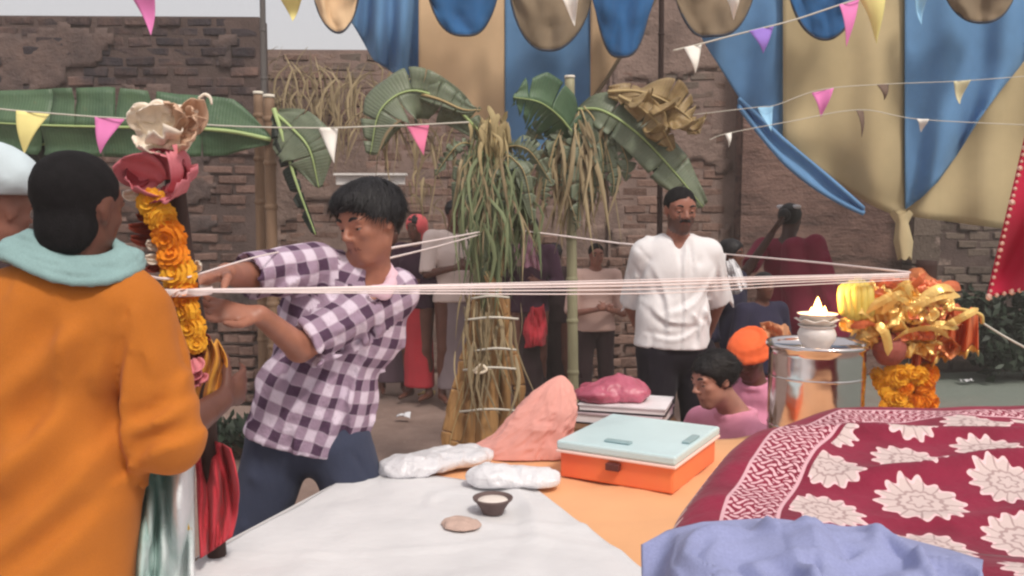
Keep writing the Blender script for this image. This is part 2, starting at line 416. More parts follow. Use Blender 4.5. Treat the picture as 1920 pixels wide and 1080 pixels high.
def headprims(S, c, fwd, up, h, lips=1, jm=0):
    A = rot_to(fwd, up); w = lambda x, y, z: c+A@(V(x, y, z)*h)
    S.ell(w(0, -.07, .13), np.array([.335, .43, .36])*h, A, .02)
    S.ell(w(0, .09, -.2), np.array([.265, .27, .30])*h, A, .1*h, m=jm)
    S.cap(w(-.06, .24, -.41), w(.06, .24, -.41), .075*h, k=.08*h, m=jm)
    S.cap(w(-.19, .03, -.28), w(-.07, .22, -.41), .06*h, k=.08*h, m=jm); S.cap(w(.19, .03, -.28), w(.07, .22, -.41), .06*h, k=.08*h, m=jm)
    S.ell(w(-.17, .2, -.08), np.array([.1, .12, .11])*h, A, .05*h); S.ell(w(.17, .2, -.08), np.array([.1, .12, .11])*h, A, .05*h)
    S.cap(w(-.19, .29, .09), w(.19, .29, .09), .055*h, k=.05*h)
    for sx in (-1, 1): S.ell(w(.15*sx, .385, .005), np.array([.085, .075, .055])*h, A, .03*h, sub=True)
    S.cap(w(0, .33, .05), w(0, .43, -.1), .032*h, .045*h, k=.03*h)
    for sx in (-1, 1): S.ell(w(.05*sx, .39, -.125), np.array([.04, .045, .035])*h, A, .02*h)
    S.cap(w(-.08, .322, -.238), w(.08, .322, -.238), .019*h, k=.02*h, m=lips); S.cap(w(-.065, .325, -.275), w(.065, .325, -.275), .024*h, k=.02*h, m=lips)
    for sx in (-1, 1):
        S.ell(w(.325*sx, -.05, -.02), np.array([.035, .085, .125])*h, A, .02*h); S.ell(w(.35*sx, -.02, -.02), np.array([.02, .045, .07])*h, A, .015*h, sub=True)
    return A, w
def hand(S, w, d, pn, curl=.5, s=1., spread=.25, thumb=1, k=.008):
    """palm, four jointed fingers of unequal length and an opposed thumb; d along the fingers, pn out of the palm"""
    d = nrm(d); pn = nrm(pn-d*np.dot(pn, d)); sd = np.cross(d, pn)*thumb
    p0 = w+d*.02*s; p1 = w+d*.085*s
    S.cap(p0, p1, .028*s, .038*s, k=.02*s, flat=(pn, .45))
    for i, (o, L) in enumerate(((-.03, .062), (-.01, .078), (.01, .086), (.03, .076))):
        b = w+d*.085*s+sd*o*s; f = nrm(d+sd*(o/.03)*spread*.5); a = curl*.55
        for j, (q, r) in enumerate(((.45, .0098), (.32, .0088), (.23, .0078))):
            e = b+f*L*q*s; S.cap(b, e, r*s, r*.9*s, k=k*s); b = e
            f = nrm(f*math.cos(a)+pn*math.sin(a)); a = curl*.95
    b = w+d*.03*s+sd*.028*s; f = nrm(d*.75+sd*.65+pn*.3)
    for L, r in ((.04, .013), (.032, .0105), (.026, .009)):
        e = b+f*L*s; S.cap(b, e, r*s, r*.88*s, k=k*s); b = e; f = nrm(f*.9+d*.35+pn*.3*curl)
def strands(ho, A, w, h, m, n, style):
    """locks of hair lying along the hair mass, swept from the crown"""
    me = ho.data; org = ORG[ho.name]; pi = rng.integers(0, len(me.polygons), n); crown = w(.05, -.25, .48); mb = []; fs = []; k0 = 0
    for i in pi:
        p = me.polygons[int(i)]; c = np.array(p.center)+org; nn = np.array(p.normal)
        if np.dot(nn, A[:, 2]) < -.75: continue
        fw = np.dot(nn, A[:, 1]); d = (nrm(c-crown)+A[:, 2]*-.25+A[:, 1]*.35) if style == 'fringe' else (A[:, 1]*-1.+A[:, 0]*.3*np.sign(np.dot(c-w(.1, 0, 0), A[:, 0]))+nrm(c-crown)*.2); d = nrm(d-nn*np.dot(d, nn)+rng.normal(0, .16, 3)); s_ = np.cross(d, nn)
        L = h*rng.uniform(.12, .3)*(.45 if fw > .35 else 1)*(.5 if np.dot(c-w(0, 0, .12), A[:, 2]) < 0 else 1); wd = h*rng.uniform(.004, .009); pts = [c-d*L*.4-nn*.002, c+nn*.004*rng.uniform(.4, 1.3), c+d*L*.5+nn*.002-A[:, 2]*L*.06, c+d*L*.85-A[:, 2]*L*.16-nn*.003]
        for q, k in zip(pts, (.5, 1, .8, .1)): mb += [q-s_*wd*k, q+nn*wd*.5*k, q+s_*wd*k]
        for j in range(3): a = k0+j*3; fs += [(a, a+1, a+4, a+3), (a+1, a+2, a+5, a+4)]
        k0 += 12
    tag(mk('hair_locks', np.array(mb), fs, m, ho), kind='stuff')
def person(loc, label, J, sk=SK_D, lips=LIPS, res=.008, hair='short', hairmat=HAIR, shirt=None, sleeve=.55, hem=None, loose=1., vneck=0, collar=0,
           lower=None, lowmat=None, foldamp=.006, face=True, stache=False, group=None, hands=True, extra=None, uvp=False, legs=True, hcurl=.35, hdir=None, sloose=None, strand=0, hemn=None, nape=-.3, stubble=None, cr=None, lines=None):
    H = J['H']; q = H/1.7
    root = thing('person', loc, label, 'person', group)
    S = SDF(); h = .125*H*J.get('hs', 1.); g = lambda k: J[k]
    side = nrm(g('sb')-g('sa')); ax = nrm(g('nb')-g('pelvis')); dep = nrm(np.cross(side, ax))
    A, w = headprims(S, g('head'), J['hf'], J['up'], h, 1, 2 if stubble else 0)
    S.cap(g('head')-A[:, 2]*.2*h-A[:, 1]*.06*h, g('nb'), .046*q, .056*q, k=.03*q)
    S.cap(g('sa')*.8+g('nb')*.2, g('sb')*.8+g('nb')*.2, .05*q, k=.05*q, flat=(dep, .8))
    def torso(S, x, k=.05, uv=-1):
        S.cap(g('chest')-side*.07*q, g('chest')+side*.07*q, .098*q+x, k=k*q, flat=(dep, .85), uv=uv)
        S.cap(g('nb')-ax*.05*q-side*.05*q, g('nb')-ax*.05*q+side*.05*q, .06*q+x, k=k*q, uv=uv)
        S.cap(g('waist')-side*.05*q, g('waist')+side*.05*q, .095*q+x, k=k*q, flat=(dep, .88), uv=uv)
        S.cap(g('chest'), g('waist'), .12*q+x, .115*q+x, k=k*q, flat=(dep, .78), uv=uv)
    torso(S, -.012)
    S.cap(g('pelvis')-side*.06*q, g('pelvis')+side*.06*q, .088*q, k=.05*q, flat=(dep, .9))
    S.cap(g('waist'), g('pelvis'), .1*q, .1*q, k=.05*q, flat=(dep, .8))
    for c in 'ab':
        S.cap(g('s'+c), g('e'+c), .047*q, .037*q, k=.03*q); S.cap(g('e'+c), g('w'+c), .037*q, .025*q, k=.015*q)
        if hands:
            d = g('w'+c)-g('e'+c); sg = 1 if c == 'b' else -1
            hd = (hdir or {}).get(c)
            if hd: hand(S, g('w'+c), hd[0], hd[1], hd[2], q*.95, thumb=hd[3])
            else: hand(S, g('w'+c), d, -side*sg, hcurl, q*.95, thumb=-sg)
        else: S.cap(g('w'+c), g('w'+c)+nrm(g('w'+c)-g('e'+c))*.09*q, .03*q, .025*q, k=.01)
        S.cap(g('h'+c), g('k'+c), .08*q, .052*q, k=.03*q); S.cap(g('k'+c), g('a'+c), .05*q, .034*q, k=.02*q)
        mid = g('k'+c)*.68+g('a'+c)*.32; S.ell(mid-nrm(J['toe'])*.012*q, np.array([.045, .048, .09])*q, rot_to(J['toe']), .03*q)
        t = nrm(J['toe']); S.cap(g('a'+c)-V(0, 0, .015*q)-t*.02*q, g('a'+c)+t*.15*q-V(0, 0, .035*q), .034*q, .022*q, k=.02*q)
    S.mk('body', [sk, lips, stubble or sk], root, res)
    if face:
        for sx in (-1, 1):
            c = w(.145*sx, .268, .0); m = MB()
            v, f = lathe([(.001, .06*h), (.022*h, .055*h), (.03*h, .052*h), (.052*h, .03*h), (.06*h, 0), (.04*h, -.04*h)], 12)
            B = np.stack([A[:, 0], A[:, 2], A[:, 1]], 1); v = v@B.T+c
            m.add(v, f); m.m = [1 if (k < 24 or k == len(f)-1) else 0 for k in range(len(f))]; m.m[-2] = 1
            mk('eye', m.v[0], m.f, [EYEW, EYED], root, midx=m.m)
            def lid(s_, t_, lo, hi):
                el = lo+(hi-lo)*t_; az = -1.25+2.5*s_; rr = .070*h; return c+(A@np.stack([rr*np.cos(el)*np.sin(az), rr*np.cos(el)*np.cos(az), rr*np.sin(el)]*1 if False else np.stack([rr*np.cos(el)*np.sin(az), rr*np.cos(el)*np.cos(az), rr*np.sin(el)]))).T
            if res < .01:
                for lo, hi in ((.06, 1.5), (-1.5, -.42)):
                    v, q_, st = grid(lambda s_, t_: lid(s_, t_, lo, hi), 12, 7); mk('eyelid', v, q_, sk, root, solid=.0012)
            e = bez([w(.07*sx, .352, .105), w(.15*sx, .345, .135), w(.24*sx, .285, .10)], 8)
            vv, ff = tube(e, np.array([.018, .024, .026, .026, .024, .02, .014, .006])*h*.8, 6); mk('eyebrow', vv, ff, HAIR, root)
        if stache:
            e = bez([w(-.14, .27, -.245), w(-.08, .335, -.2), w(0, .36, -.185), w(.08, .335, -.2), w(.14, .27, -.245)], 12)
            vv, ff = tube(e, np.array([.008, .022, .034, .038, .036, .034, .034, .036, .038, .034, .022, .008])*h, 6); mk('moustache', vv, ff, HAIR, root)
    if hair:
        Hs = SDF(.006*q); ex = {'short': .035, 'crop': .008, 'fringe': .06, 'long': .05}[hair]
        if nape < -.4: Hs.ell(w(0, -.13, -.18), np.array([.285, .29, .36])*h, A, .12*h)
        Hs.ell(w(0, -.085, .14), (np.array([.335, .43, .36])+ex)*h, A, .01)
        if hair == 'fringe':
            Hs.ell(w(0, .06, .33), np.array([.32, .36, .2])*h, A, .05*h); Hs.ell(w(.03, .24, .29), np.array([.26, .17, .13])*h, A, .05*h); Hs.cut(w(0, .36, .235), A@V(0, .5, -.86))
        elif hair == 'long':
            Hs.ell(w(0, -.25, -.1), np.array([.3, .26, .4])*h, A, .06*h); Hs.cut(w(0, .33, .3), A@V(0, .93, -.36))
        else:
            Hs.cut(w(0, .34, .25 if hair == 'short' else .30), A@V(0, .84, -.55))
            for sx in (-1, 1): Hs.cut(w(.27*sx, .22, .2), A@V(.45*sx, .78, -.42))
        if hair != 'long': Hs.cut(w(0, 0, nape), A@V(0, 0, -1))
        ho = Hs.mk('hair', hairmat, root, min(res, .007), folds(.003*q, (40, 40, 14)) if hair != 'crop' else folds(.0022*q, (90, 90, 90)))
        if strand: strands(ho, A, w, h, hairmat, strand, hair)
    if shirt:
        T = SDF(); x = .012*loose*q; xs = .012*q*(sloose or min(loose, 1.2))
        uv0 = T.frame(g('waist'), ax, dep, .15*q) if uvp else -1
        torso(T, x, .05, uv0)
        T.cap(g('sa')*.88+g('nb')*.12, g('sb')*.88+g('nb')*.12, .055*q+x*.6, k=.05*q, flat=(dep, .85), uv=uv0)
        hp = hem if hem is not None else g('pelvis')-ax*.04*q
        T.cap(g('waist')-side*.05*q, hp-side*.065*q-ax*.05, .098*q+x, .1*q+x*1.6, k=.05*q, flat=(dep, min(1, .7*max(loose, 1.2))), uv=uv0)
        T.cap(g('waist')+side*.05*q, hp+side*.065*q-ax*.05, .098*q+x, .1*q+x*1.6, k=.05*q, flat=(dep, min(1, .7*max(loose, 1.2))), uv=uv0)
        T.cap(g('waist'), hp-ax*.05, .1*q+x, .1*q+x*1.7, k=.05*q, flat=(dep, min(1, .8*max(loose, 1.2))), uv=uv0)
        for c in 'ab':
            a, b, d = g('s'+c), g('e'+c), g('w'+c); fl = nrm(np.cross(b-a, dep)) if uvp else None
            uvi = T.frame(a, b-a, dep, .062*q) if uvp else -1
            sl = sleeve if not isinstance(sleeve, dict) else sleeve[c]
            t = min(sl*2, 1.); T.cap(a, a+(b-a)*t, .055*q+xs, (.05*q if sl < .9 else .045*q)+xs, k=.016*q, uv=uvi)
            if sl > .5:
                t = (sl-.5)*2; e = b+(d-b)*min(t, .95); T.cap(b, e, .045*q+xs, .038*q+xs, k=.025*q, uv=uvi)
                T.cap(e+nrm(e-b)*.03, e+nrm(e-b)*.12, .055*q, k=.004, sub=True)
            else:
                e = a+(b-a)*t; T.cap(e+nrm(b-a)*.06*q, e+nrm(b-a)*.1*q, .085*q, k=.004, sub=True)
        if collar:
            ncen = g('nb')+ax*.012*q
            pts = [ncen+ax*.028*q-dep*.058*q*-1*-1]; ring = []
            for an in np.linspace(0, 2*math.pi, 15):
                rr = .066*q; dd = math.cos(an)   # +dep = front
                ring.append(ncen+side*math.sin(an)*rr*1.1+dep*dd*rr-ax*(.03*q*max(dd, -.2)*collar))
            for i in range(14):
                if vneck and i in (0, 13): continue
                T.cap(ring[i], ring[i+1], .014*q, k=.012*q, uv=uv0)
        if vneck:
            f = g('nb')+dep*.07*q
            T.cap(f+ax*.03*q, f-ax*vneck*q+dep*.05*q, .042*q, .004*q, k=.008, sub=True)
        T.ell(g('nb')+ax*.055*q, np.array([.056, .056, .05])*q, k=.01, sub=True)
        T.cut(hp, -ax if hemn is None else hemn)
        T.mk('shirt', shirt if isinstance(shirt, list) else [shirt], root, res, creases(cr or 46, foldamp*q, sd=int(abs(J['head'][0])*1000)+3, lines=lines, ymax=J['chest'][1]) if not isinstance(cr, tuple) else creases(*cr, lines=lines, ymax=J['chest'][1]))
    if lower == 'trousers':
        T = SDF(); x = .014*q
        T.cap(g('pelvis')-side*.06*q, g('pelvis')+side*.06*q, .09*q+x, k=.05*q, flat=(dep, .92)); T.cap(g('waist')*.5+g('pelvis')*.5, g('pelvis'), .1*q+x, .1*q+x, k=.05*q, flat=(dep, .85))
        for c in 'ab':
            T.cap(g('h'+c), g('k'+c), .085*q+x, .06*q+x, k=.03*q); T.cap(g('k'+c), g('a'+c), .06*q+x, .05*q+x, k=.03*q)
            T.cut(g('a'+c)*.95+g('k'+c)*.05-V(0, 0, .02), V(0, 0, -1)) if c == 'a' and legs else None
        T.cut(g('waist')*.6+g('pelvis')*.4, ax)
        T.mk('trousers', [lowmat], root, res, creases(40, .008*q, (.03, .09), tilt=1.2))
    elif lower == 'skirt':
        T = SDF(); b = (g('aa')+g('ab'))/2+V(0, 0, .05*q)
        T.cap(g('waist'), g('pelvis'), .105*q, .125*q, k=.05*q, flat=(dep, .85)); T.cap(g('pelvis'), b-V(0, 0, .1), .125*q, .15*q, k=.05*q, flat=(dep, .85)); T.cut(b, V(0, 0, -1))
        T.cut(g('waist'), ax); T.mk('skirt', [lowmat], root, res, folds(.014*q, (16, 16, 1.5)))
    if extra: extra(root, J, A, w, h, q, side, ax, dep)
    return root
def rag(root, name, m, quad, D, fold=.05, seed=0., nu=30, nv=30, solid=.003):
    """loose cloth hung between four photo points (left top, right top, right bottom, left bottom)"""
    a, b, c, d = [V(*p) for p in quad]
    def fn(s, t):
        S, T = s[:, None], t[:, None]; p = (a*(1-S)+b*S)*(1-T)+(d*(1-S)+c*S)*T; q = np.stack([s*3+seed, t*1.2, 0*s], 1)
        p = p+np.stack([noise(q, 1.5), noise(q+5, 2)], 1)*.06*np.linalg.norm(c-a)*np.array([1, .8])
        dd = D+fold*(noise(q, 2, 3)+.6*np.sin(s*11+t*2+seed))*(.4+.6*t)-.03*np.sin(s*math.pi); return np.array([P(x, y, z) for (x, y), z in zip(p, dd)])
    v, q, st = grid(fn, nu, nv); return mk(name, v, q, m, root, solid=solid)
def wrap(root, name, m, c, r, A, cuts, amp=.01, res=.008, more=()):
    S = SDF(); S.ell(c, r, A, .01)
    for a in more: S.cap(*a[:2], a[2], a[3], k=.03)
    for p, n in cuts: S.cut(p, n)
    return S.mk(name, [m], root, res, folds(amp, (14, 14, 14)))
# ------------------------------------------------------------------ ground
def ground_mat():
    m, t, b, co, pos = base('packed_earth', .95, 0, .1)
    a = nz(t, pos, .5, 5, .6); c = nz(t, pos, 5, 6, .7); d = nz(t, pos, 45, 3, .6)
    f = ((a-.5)*1.6+.5+(c-.5)*.9).cl()
    col = colmix(t, f, srgb(118, 98, 90), srgb(166, 144, 134))
    sx = t.nodes.new('ShaderNodeSeparateXYZ'); t.links.new(pos, sx.inputs[0])
    r = ((X(t, sx.outputs[0])-2.2)*.6+(a-.5)*2).cl()
    col = colmix(t, r, col, srgb(122, 130, 122))
    col = colmix(t, ((d-.62)*7).cl()*.5, col, srgb(190, 178, 168))
    t.links.new(col, b.inputs['Base Color']); bump(t, b, c*1.0+d*.25, .7, .03); return m
def gfn(s, t):
    # finer towards the yard, out to the horizon
    x = np.sign(s-.5)*np.abs(2*s-1)**2.6*60; y = -12+np.abs(t)**2.2*74
    z = .02*noise(np.stack([x, y, 0*x], 1), .9, 3)*(np.abs(x) < 12)
    return np.stack([x, y, z-.015], 1)
v, q, st = grid(gfn, 140, 140)
tag(mk('ground', v, q, ground_mat()), kind='structure')
# ------------------------------------------------------------------ brick walls
def brick_mat(name, c1, c2, dirt, lvl, mossrgb):
    m, t, b, co, pos = base(name, .95, 0, .1)
    oi = t.nodes.new('ShaderNodeObjectInfo'); ge = t.nodes.new('ShaderNodeNewGeometry')
    rnd = (X(t, oi.outputs['Random'])+X(t, ge.outputs['Random Per Island'])).fr()
    g = nz(t, pos, 22, 4, .7)
    f = (rnd*.75+(g-.5)*1.2+.1).cl()
    col = colmix(t, f, srgb(*c1), srgb(*c2))
    pale = nz(t, pos, 4.5, 4, .7); col = colmix(t, ((pale-.56)*7).cl()*.75, col, srgb(158, 138, 130))
    sx = t.nodes.new('ShaderNodeSeparateXYZ'); t.links.new(pos, sx.inputs[0])
    wn_ = nz(t, pos, 1.3, 5, .65)
    k = ((X(t, sx.outputs[2])-lvl)*.9+(wn_-.5)*5.2).cl()*dirt
    col = colmix(t, k, col, srgb(*mossrgb))
    t.links.new(col, b.inputs['Base Color']); bump(t, b, g+nz(t, pos, 90, 3)*.5+pale*.6, .9, .02); return m
def mortar_mat(name, rgb): return mat(name, srgb(*rgb), .95, .35, 5, .8, 60, dist=.015)
def brick_mesh(name, m, sz, n=7):
    out = []
    for i in range(n):
        b = bmesh.new(); bmesh.ops.create_cube(b, size=1)
        for v_ in b.verts: v_.co = Vector([v_.co[k]*sz[k]+random.uniform(-.006, .006) for k in range(3)])
        bmesh.ops.bevel(b, geom=b.edges[:], offset=.008, segments=1, affect='EDGES')
        me = bpy.data.meshes.new(name); b.to_mesh(me); b.free(); me.materials.append(m); out.append(me)
    return out
def brick_wall(name, label, A, B, z0, z1, th, m, mm, view, skip=None, bw=.235, bh=.070, gap=.012, core_top=None, holes=0.0, jut=.010, rec=.021, patch=None, pm=None):
    """wall from A to B (plan); a core with recessed joints, face bricks on the camera side; view(x,z) sorts what shows"""
    A = V(*A); B = V(*B); L = np.linalg.norm(B-A); d = (B-A)/L; nn = V(d[1], -d[0])      # towards the camera
    root = thing(name, (A[0], A[1], 0), label, 'wall')
    a = math.atan2(d[1], d[0]); M = rotz(a)
    mb = MB(); c = (A+B)/2-nn*(th/2-rec); mb.box((c[0], c[1], (z1+0)/2-.02), (L, th-.03, z1), M); mb.mk('wall_core', mm, root, smooth=False)
    me = brick_mesh('brick', m, (bw, .1, bh))
    cand = []
    rows = int((z1-z0)/(bh+gap))
    for r_ in range(rows):
        zz = z0+(r_+.5)*(bh+gap); off = (r_ % 2)*.5
        for k in range(int(L/(bw+gap))+1):
            s = (k+off)*(bw+gap)+random.uniform(-.004, .004)
            if s < bw/2 or s > L-bw/2+.01: continue
            if random.random() < holes: continue
            if skip and skip(A[0]+d[0]*s, zz): continue
            p = A+d*s; cand.append((view(p[0], zz), p[0], p[1], zz))
    cand.sort(key=lambda c_: -c_[0])
    for i, (sc, x, y, z) in enumerate(cand[:300]):
        o = link_mesh('brick', me[i % len(me)], root)
        j = random.uniform(-jut, jut*1.2)-.012
        o.location = (x-A[0]+nn[0]*(-.02+j), y-A[1]+nn[1]*(-.02+j), z); o.rotation_euler = (random.uniform(-.05, .05), random.uniform(-.03, .03), a+random.uniform(-.04, .04)); o.scale = (random.uniform(.78, 1.03), 1, random.uniform(.85, 1.1))
    if len(cand) > 300:
        mb = MB()
        for sc, x, y, z in cand[300:]:
            j = random.uniform(-jut, jut*1.2)-.012; mb.box((x-nn[0]*(.02-j), y-nn[1]*(.02-j), z), (bw, .1, bh), rotz(a+random.uniform(-.03, .03)), jit=.005)
        tag(mb.mk('bricks', m, root, smooth=False), kind='stuff')
    if patch:
        Lp = L-.06; off = rng.uniform(0, 20, 3)
        def fp(s_, t_):
            s2 = .03+s_*Lp; z = z0+t_*(z1-z0-.03); q_ = np.stack([s2, z*1.3, 0*z], 1)+off
            o_ = .026+.012*noise(q_, 5, 3)+.004*noise(q_, 22); return np.stack([A[0]+d[0]*s2+nn[0]*o_, A[1]+d[1]*s2+nn[1]*o_, z], 1)
        nu, nv = int(Lp*20), int((z1-z0)*22); v_, q_, st_ = grid(fp, nu, nv); cen = st_[q_].mean(1); n_ = noise(np.stack([cen[:, 0]*Lp*.9, cen[:, 1]*(z1-z0)*1.5, 0*cen[:, 0]], 1)+off, 1, 5)
        o_ = mk('plaster_patch', v_, q_[n_ > patch], pm, root, solid=.012)
    return root
BR_DK = brick_mat('weathered_brick', (78, 62, 58), (136, 110, 100), .88, 2.1, (58, 56, 62))
BR_MD = brick_mat('dusty_brick', (104, 82, 74), (152, 124, 112), .8, 2.2, (114, 106, 98))
BR_GR = brick_mat('grey_brown_brick', (88, 78, 72), (124, 110, 100), .6, 2.2, (90, 86, 82))
PL_DK = mat('old_dark_plaster', srgb(62, 56, 58), .95, .3, 3.0, 1., 24, col2=srgb(122, 102, 94), dist=.02); PL_MD = mat('old_dusty_plaster', srgb(98, 82, 76), .95, .3, 3.0, 1., 24, col2=srgb(154, 132, 122), dist=.02)
MO_DK = mortar_mat('dark_mortar', (92, 78, 74)); MO_MD = mortar_mat('dusty_mortar', (136, 116, 108))
inpx = lambda x, y, z: ((x/y)*FPX+960, 400-(z-CAMZ)/y*FPX)
brick_wall('brick_wall', 'dark mould-stained brick wall behind the orange shirt, tall and weathered along its top', (-6.2, 7.5), (-2.12, 7.6), .02, 3.16, .3, BR_DK, MO_DK,
           lambda x, z: -abs(inpx(x, 7.5, z)[0]-330)-.15*abs(inpx(x, 7.5, z)[1]-250), holes=.08, jut=.015, patch=.12, pm=PL_DK)
brick_wall('brick_wall', 'lower dusty pinkish brick wall in the middle, behind the banana stem and bamboo', (-2.6, 8.3), (.9, 8.4), .02, 3.02, .3, BR_MD, MO_MD,
           lambda x, z: -abs(inpx(x, 8.3, z)[0]-720)-.2*abs(inpx(x, 8.3, z)[1]-230), holes=.03, jut=.010, rec=.027, patch=.06, pm=PL_MD)
brick_wall('brick_wall', 'tall pinkish brick wall rising behind the thin dark pole, between the two canopy cloths', (.905, 8.35), (2.1, 8.42), .02, 4.2, .3, BR_MD, MO_MD,
           lambda x, z: -abs(inpx(x, 8.3, z)[0]-1200)-.4*abs(inpx(x, 8.3, z)[1]-180), holes=.02, jut=.008, rec=.028, patch=.1, pm=PL_MD)
brick_wall('brick_wall', 'shaded grey brown brick wall at the far right under the canopy', (3.55, 8.3), (9.5, 8.9), .02, 4.0, .3, BR_GR, MO_DK,
           lambda x, z: -abs(inpx(x, 8.4, z)[0]-1830)-.2*abs(inpx(x, 8.4, z)[1]-480), holes=.04, jut=.02)
# plastered stretch
def plaster():
    m, t, b, co, pos = base('mud_plaster', .95, 0, .1)
    a = nz(t, pos, 1.1, 5, .65); c = nz(t, pos, 9, 5, .7, (1, 1, 2.5)); f = ((a-.5)*2+.5+(c-.5)*.8).cl()
    col = colmix(t, f, srgb(88, 68, 64), srgb(150, 122, 112)); sc = nz(t, pos, 3, 4, .7, (.5, 1, 3))
    col = colmix(t, ((sc-.52)*7).cl()*.75, col, srgb(70, 58, 56))
    t.links.new(col, b.inputs['Base Color']); bump(t, b, c+nz(t, pos, 40, 4)*.6, .9, .03); return m
PLAS = plaster()
root = thing('plaster_wall', (2.1, 8.2, 0), 'rough mud plastered wall behind the white shirted man, brown and streaked', 'wall')
def pw(s, t):
    x = 2.1+s*1.5; z = t*3.1; y = 8.17+.02*noise(np.stack([x, 0*x, z], 1), 2.2, 3); return np.stack([x, y, z], 1)
v, q, st = grid(pw, 40, 70); mk('plaster_face', v, q, PLAS, root)
MB().box((2.85, 8.42, 1.55), (1.5, .4, 3.09)).mk('wall_core', PLAS, root, smooth=False)
mb = MB()
for i in range(12): mb.box((3.62, 8.16, .13+i*.26), (.24+random.uniform(-.01, .01), .4, .25), jit=.008)
root = thing('brick_pillar', (3.62, 8.2, 0), 'square pillar of large grey blocks at the end of the plastered wall', 'pillar')
for i in range(12): MB().box((3.72, 8.16, .13+i*.26), (.24+random.uniform(-.01, .01), .4, .246), jit=.008).mk('block', BR_GR, root, smooth=False)
# white ledge behind the plaid man and loose brick stacks
MB().box(tuple(P(695, 336, 8.12)), (.62, .06, .1), jit=.004).box(tuple(P(695, 327, 8.1)), (.66, .1, .02)).mk('ledge', mat('white_paint', (.72, .7, .68), .6), None, smooth=False)
tag(bpy.data.objects['ledge'], 'white painted ledge on the brick wall behind the dark haired man in plaid', 'ledge')
def stack(label, x, y, cols, rows, m):
    root = thing('brick_stack', (x, y, 0), label, 'brick stack'); me = brick_mesh('brick', m, (.24, .11, .075), 5)
    for r_ in range(rows):
        for c in range(cols):
            if r_ > rows-3 and random.random() < .35: continue
            o = link_mesh('brick', random.choice(me), root); o.location = ((c-cols/2+.5)*.275+random.uniform(-.012, .012)+(.06 if r_ % 2 else 0), random.uniform(-.015, .015), .04+r_*.095)
            o.rotation_euler = (random.uniform(-.03, .03), random.uniform(-.03, .03), random.uniform(-.08, .08))
            if c % 2 == 0:
                s = link_mesh('brick', random.choice(me), root); s.location = ((c-cols/2+.5)*.275+.12, 0, .04+r_*.095); s.rotation_euler = (0, 0, math.pi/2); s.scale = (.8, 1, .8)
stack('waist high stack of loose bricks behind the hands of the man in plaid', -2.35, 7.0, 4, 8, BR_DK)
stack('open jointed brick stack between the banana stem and the man in white', .62, 7.6, 4, 14, BR_MD)
# ------------------------------------------------------------------ shrub at far right
def leafy(name, label, cat, cpos, ext, n, m, size):
    root = thing(name, (cpos[0], cpos[1], 0), label, cat); vs = []; fs = []
    cl = rng.normal(0, 1, (26, 3)); cl /= np.linalg.norm(cl, axis=1)[:, None]; cl *= rng.uniform(.3, 1, (26, 1))
    for i in range(n):
        c = cl[i % 26]*ext+rng.normal(0, .14, 3)*ext+V(*cpos); a = rng.normal(0, 1, 3); a = nrm(a); b = nrm(np.cross(a, rng.normal(0, 1, 3))); s = size*rng.uniform(.6, 1.3)
        k = len(vs); vs += [c-a*s, c+b*s*.4, c+a*s, c-b*s*.4]; fs.append((k, k+1, k+2, k+3))
    vs = np.array(vs); vs[:, 2] = np.maximum(vs[:, 2], .01); tag(mk('foliage', vs, fs, m, root, smooth=False), kind='stuff')
    mb = MB()
    for i in range(7):
        p = V(*cpos)+cl[i]*ext*.8; mb.tube(bez([V(cpos[0], cpos[1], 0)+rng.normal(0, .05, 3)*V(1, 1, 0), (V(*cpos)*.6+p*.4)*V(1, 1, .7), p], 6), [.03, .025, .02, .016, .012, .008], 5)
    mb.mk('stem', BARK, root)
BARK = mat('bark', srgb(92, 76, 62), .9, .3, 20, .6, 60, stretch=(1, 1, .2))
def leafmat(name, c1, c2, rough=.5):
    m, t, b, co, pos = base(name, rough, 0, .3); ge = t.nodes.new('ShaderNodeNewGeometry')
    f = (X(t, ge.outputs['Random Per Island'])*.6+nz(t, pos, 6, 3)*.5).cl()
    t.links.new(colmix(t, f, srgb(*c1), srgb(*c2)), b.inputs['Base Color']); return m
SHR = leafmat('shrub_leaf', (26, 38, 30), (58, 72, 56))
leafy('shrub', 'dark green shrub at the foot of the far right wall', 'shrub', (4.75, 7.9, .5), V(.85, .3, .42), 2600, SHR, .07)
leafy('shrub', 'small dark weed clump beside the jeans of the man in plaid', 'weeds', tuple(V(-1.75, 5.4, .15)), V(.28, .2, .14), 500, SHR, .05)

# ------------------------------------------------------------------ poles
BAM_G = mat('grey_bamboo', srgb(98, 94, 92), .6, .3, 12, .3, 50, stretch=(1, 1, .15)); BAM_B = mat('brown_bamboo', srgb(128, 104, 84), .6, .3, 12, .3, 50, stretch=(1, 1, .15))
BAM_P = mat('pale_green_bamboo', srgb(150, 146, 118), .5, .25, 12, .3, 50, stretch=(1, 1, .15)); CUTW = mat('cut_wood', (.75, .7, .6), .8)
DARKW = mat('dark_wood', srgb(62, 46, 42), .7, .3, 14, .4, 60, stretch=(1, 1, .15))
def pole(label, a, b, r, m, name='bamboo_pole', cutm=None, knots=9, bendv=None):
    root = thing(name, (b[0], b[1], max(0, b[2])), label, 'pole')
    pts = bez([a, (a+b)/2+(bendv if bendv is not None else 0), b], 40); rr = np.full(40, r)*np.linspace(.92, 1.05, 40)
    v, f = tube(pts, rr, 10); mk('culm', v, f, m, root)
    for i in range(knots):
        p = pts[int((i+.5)/knots*39)]; d = nrm(pts[-1]-pts[0]); v, f = tube([p-d*r*.5, p-d*r*.15, p+d*r*.15, p+d*r*.5], [r, r*1.14, r*1.14, r], 10, False); mk('node', v, f, m, root)
    if cutm:
        d = nrm(pts[0]-pts[1]); v, f = tube([pts[0]-d*.003, pts[0]+d*.012], [r*1.02, r*.96], 10); mk('cut_end', v, f, cutm, root)
    return root
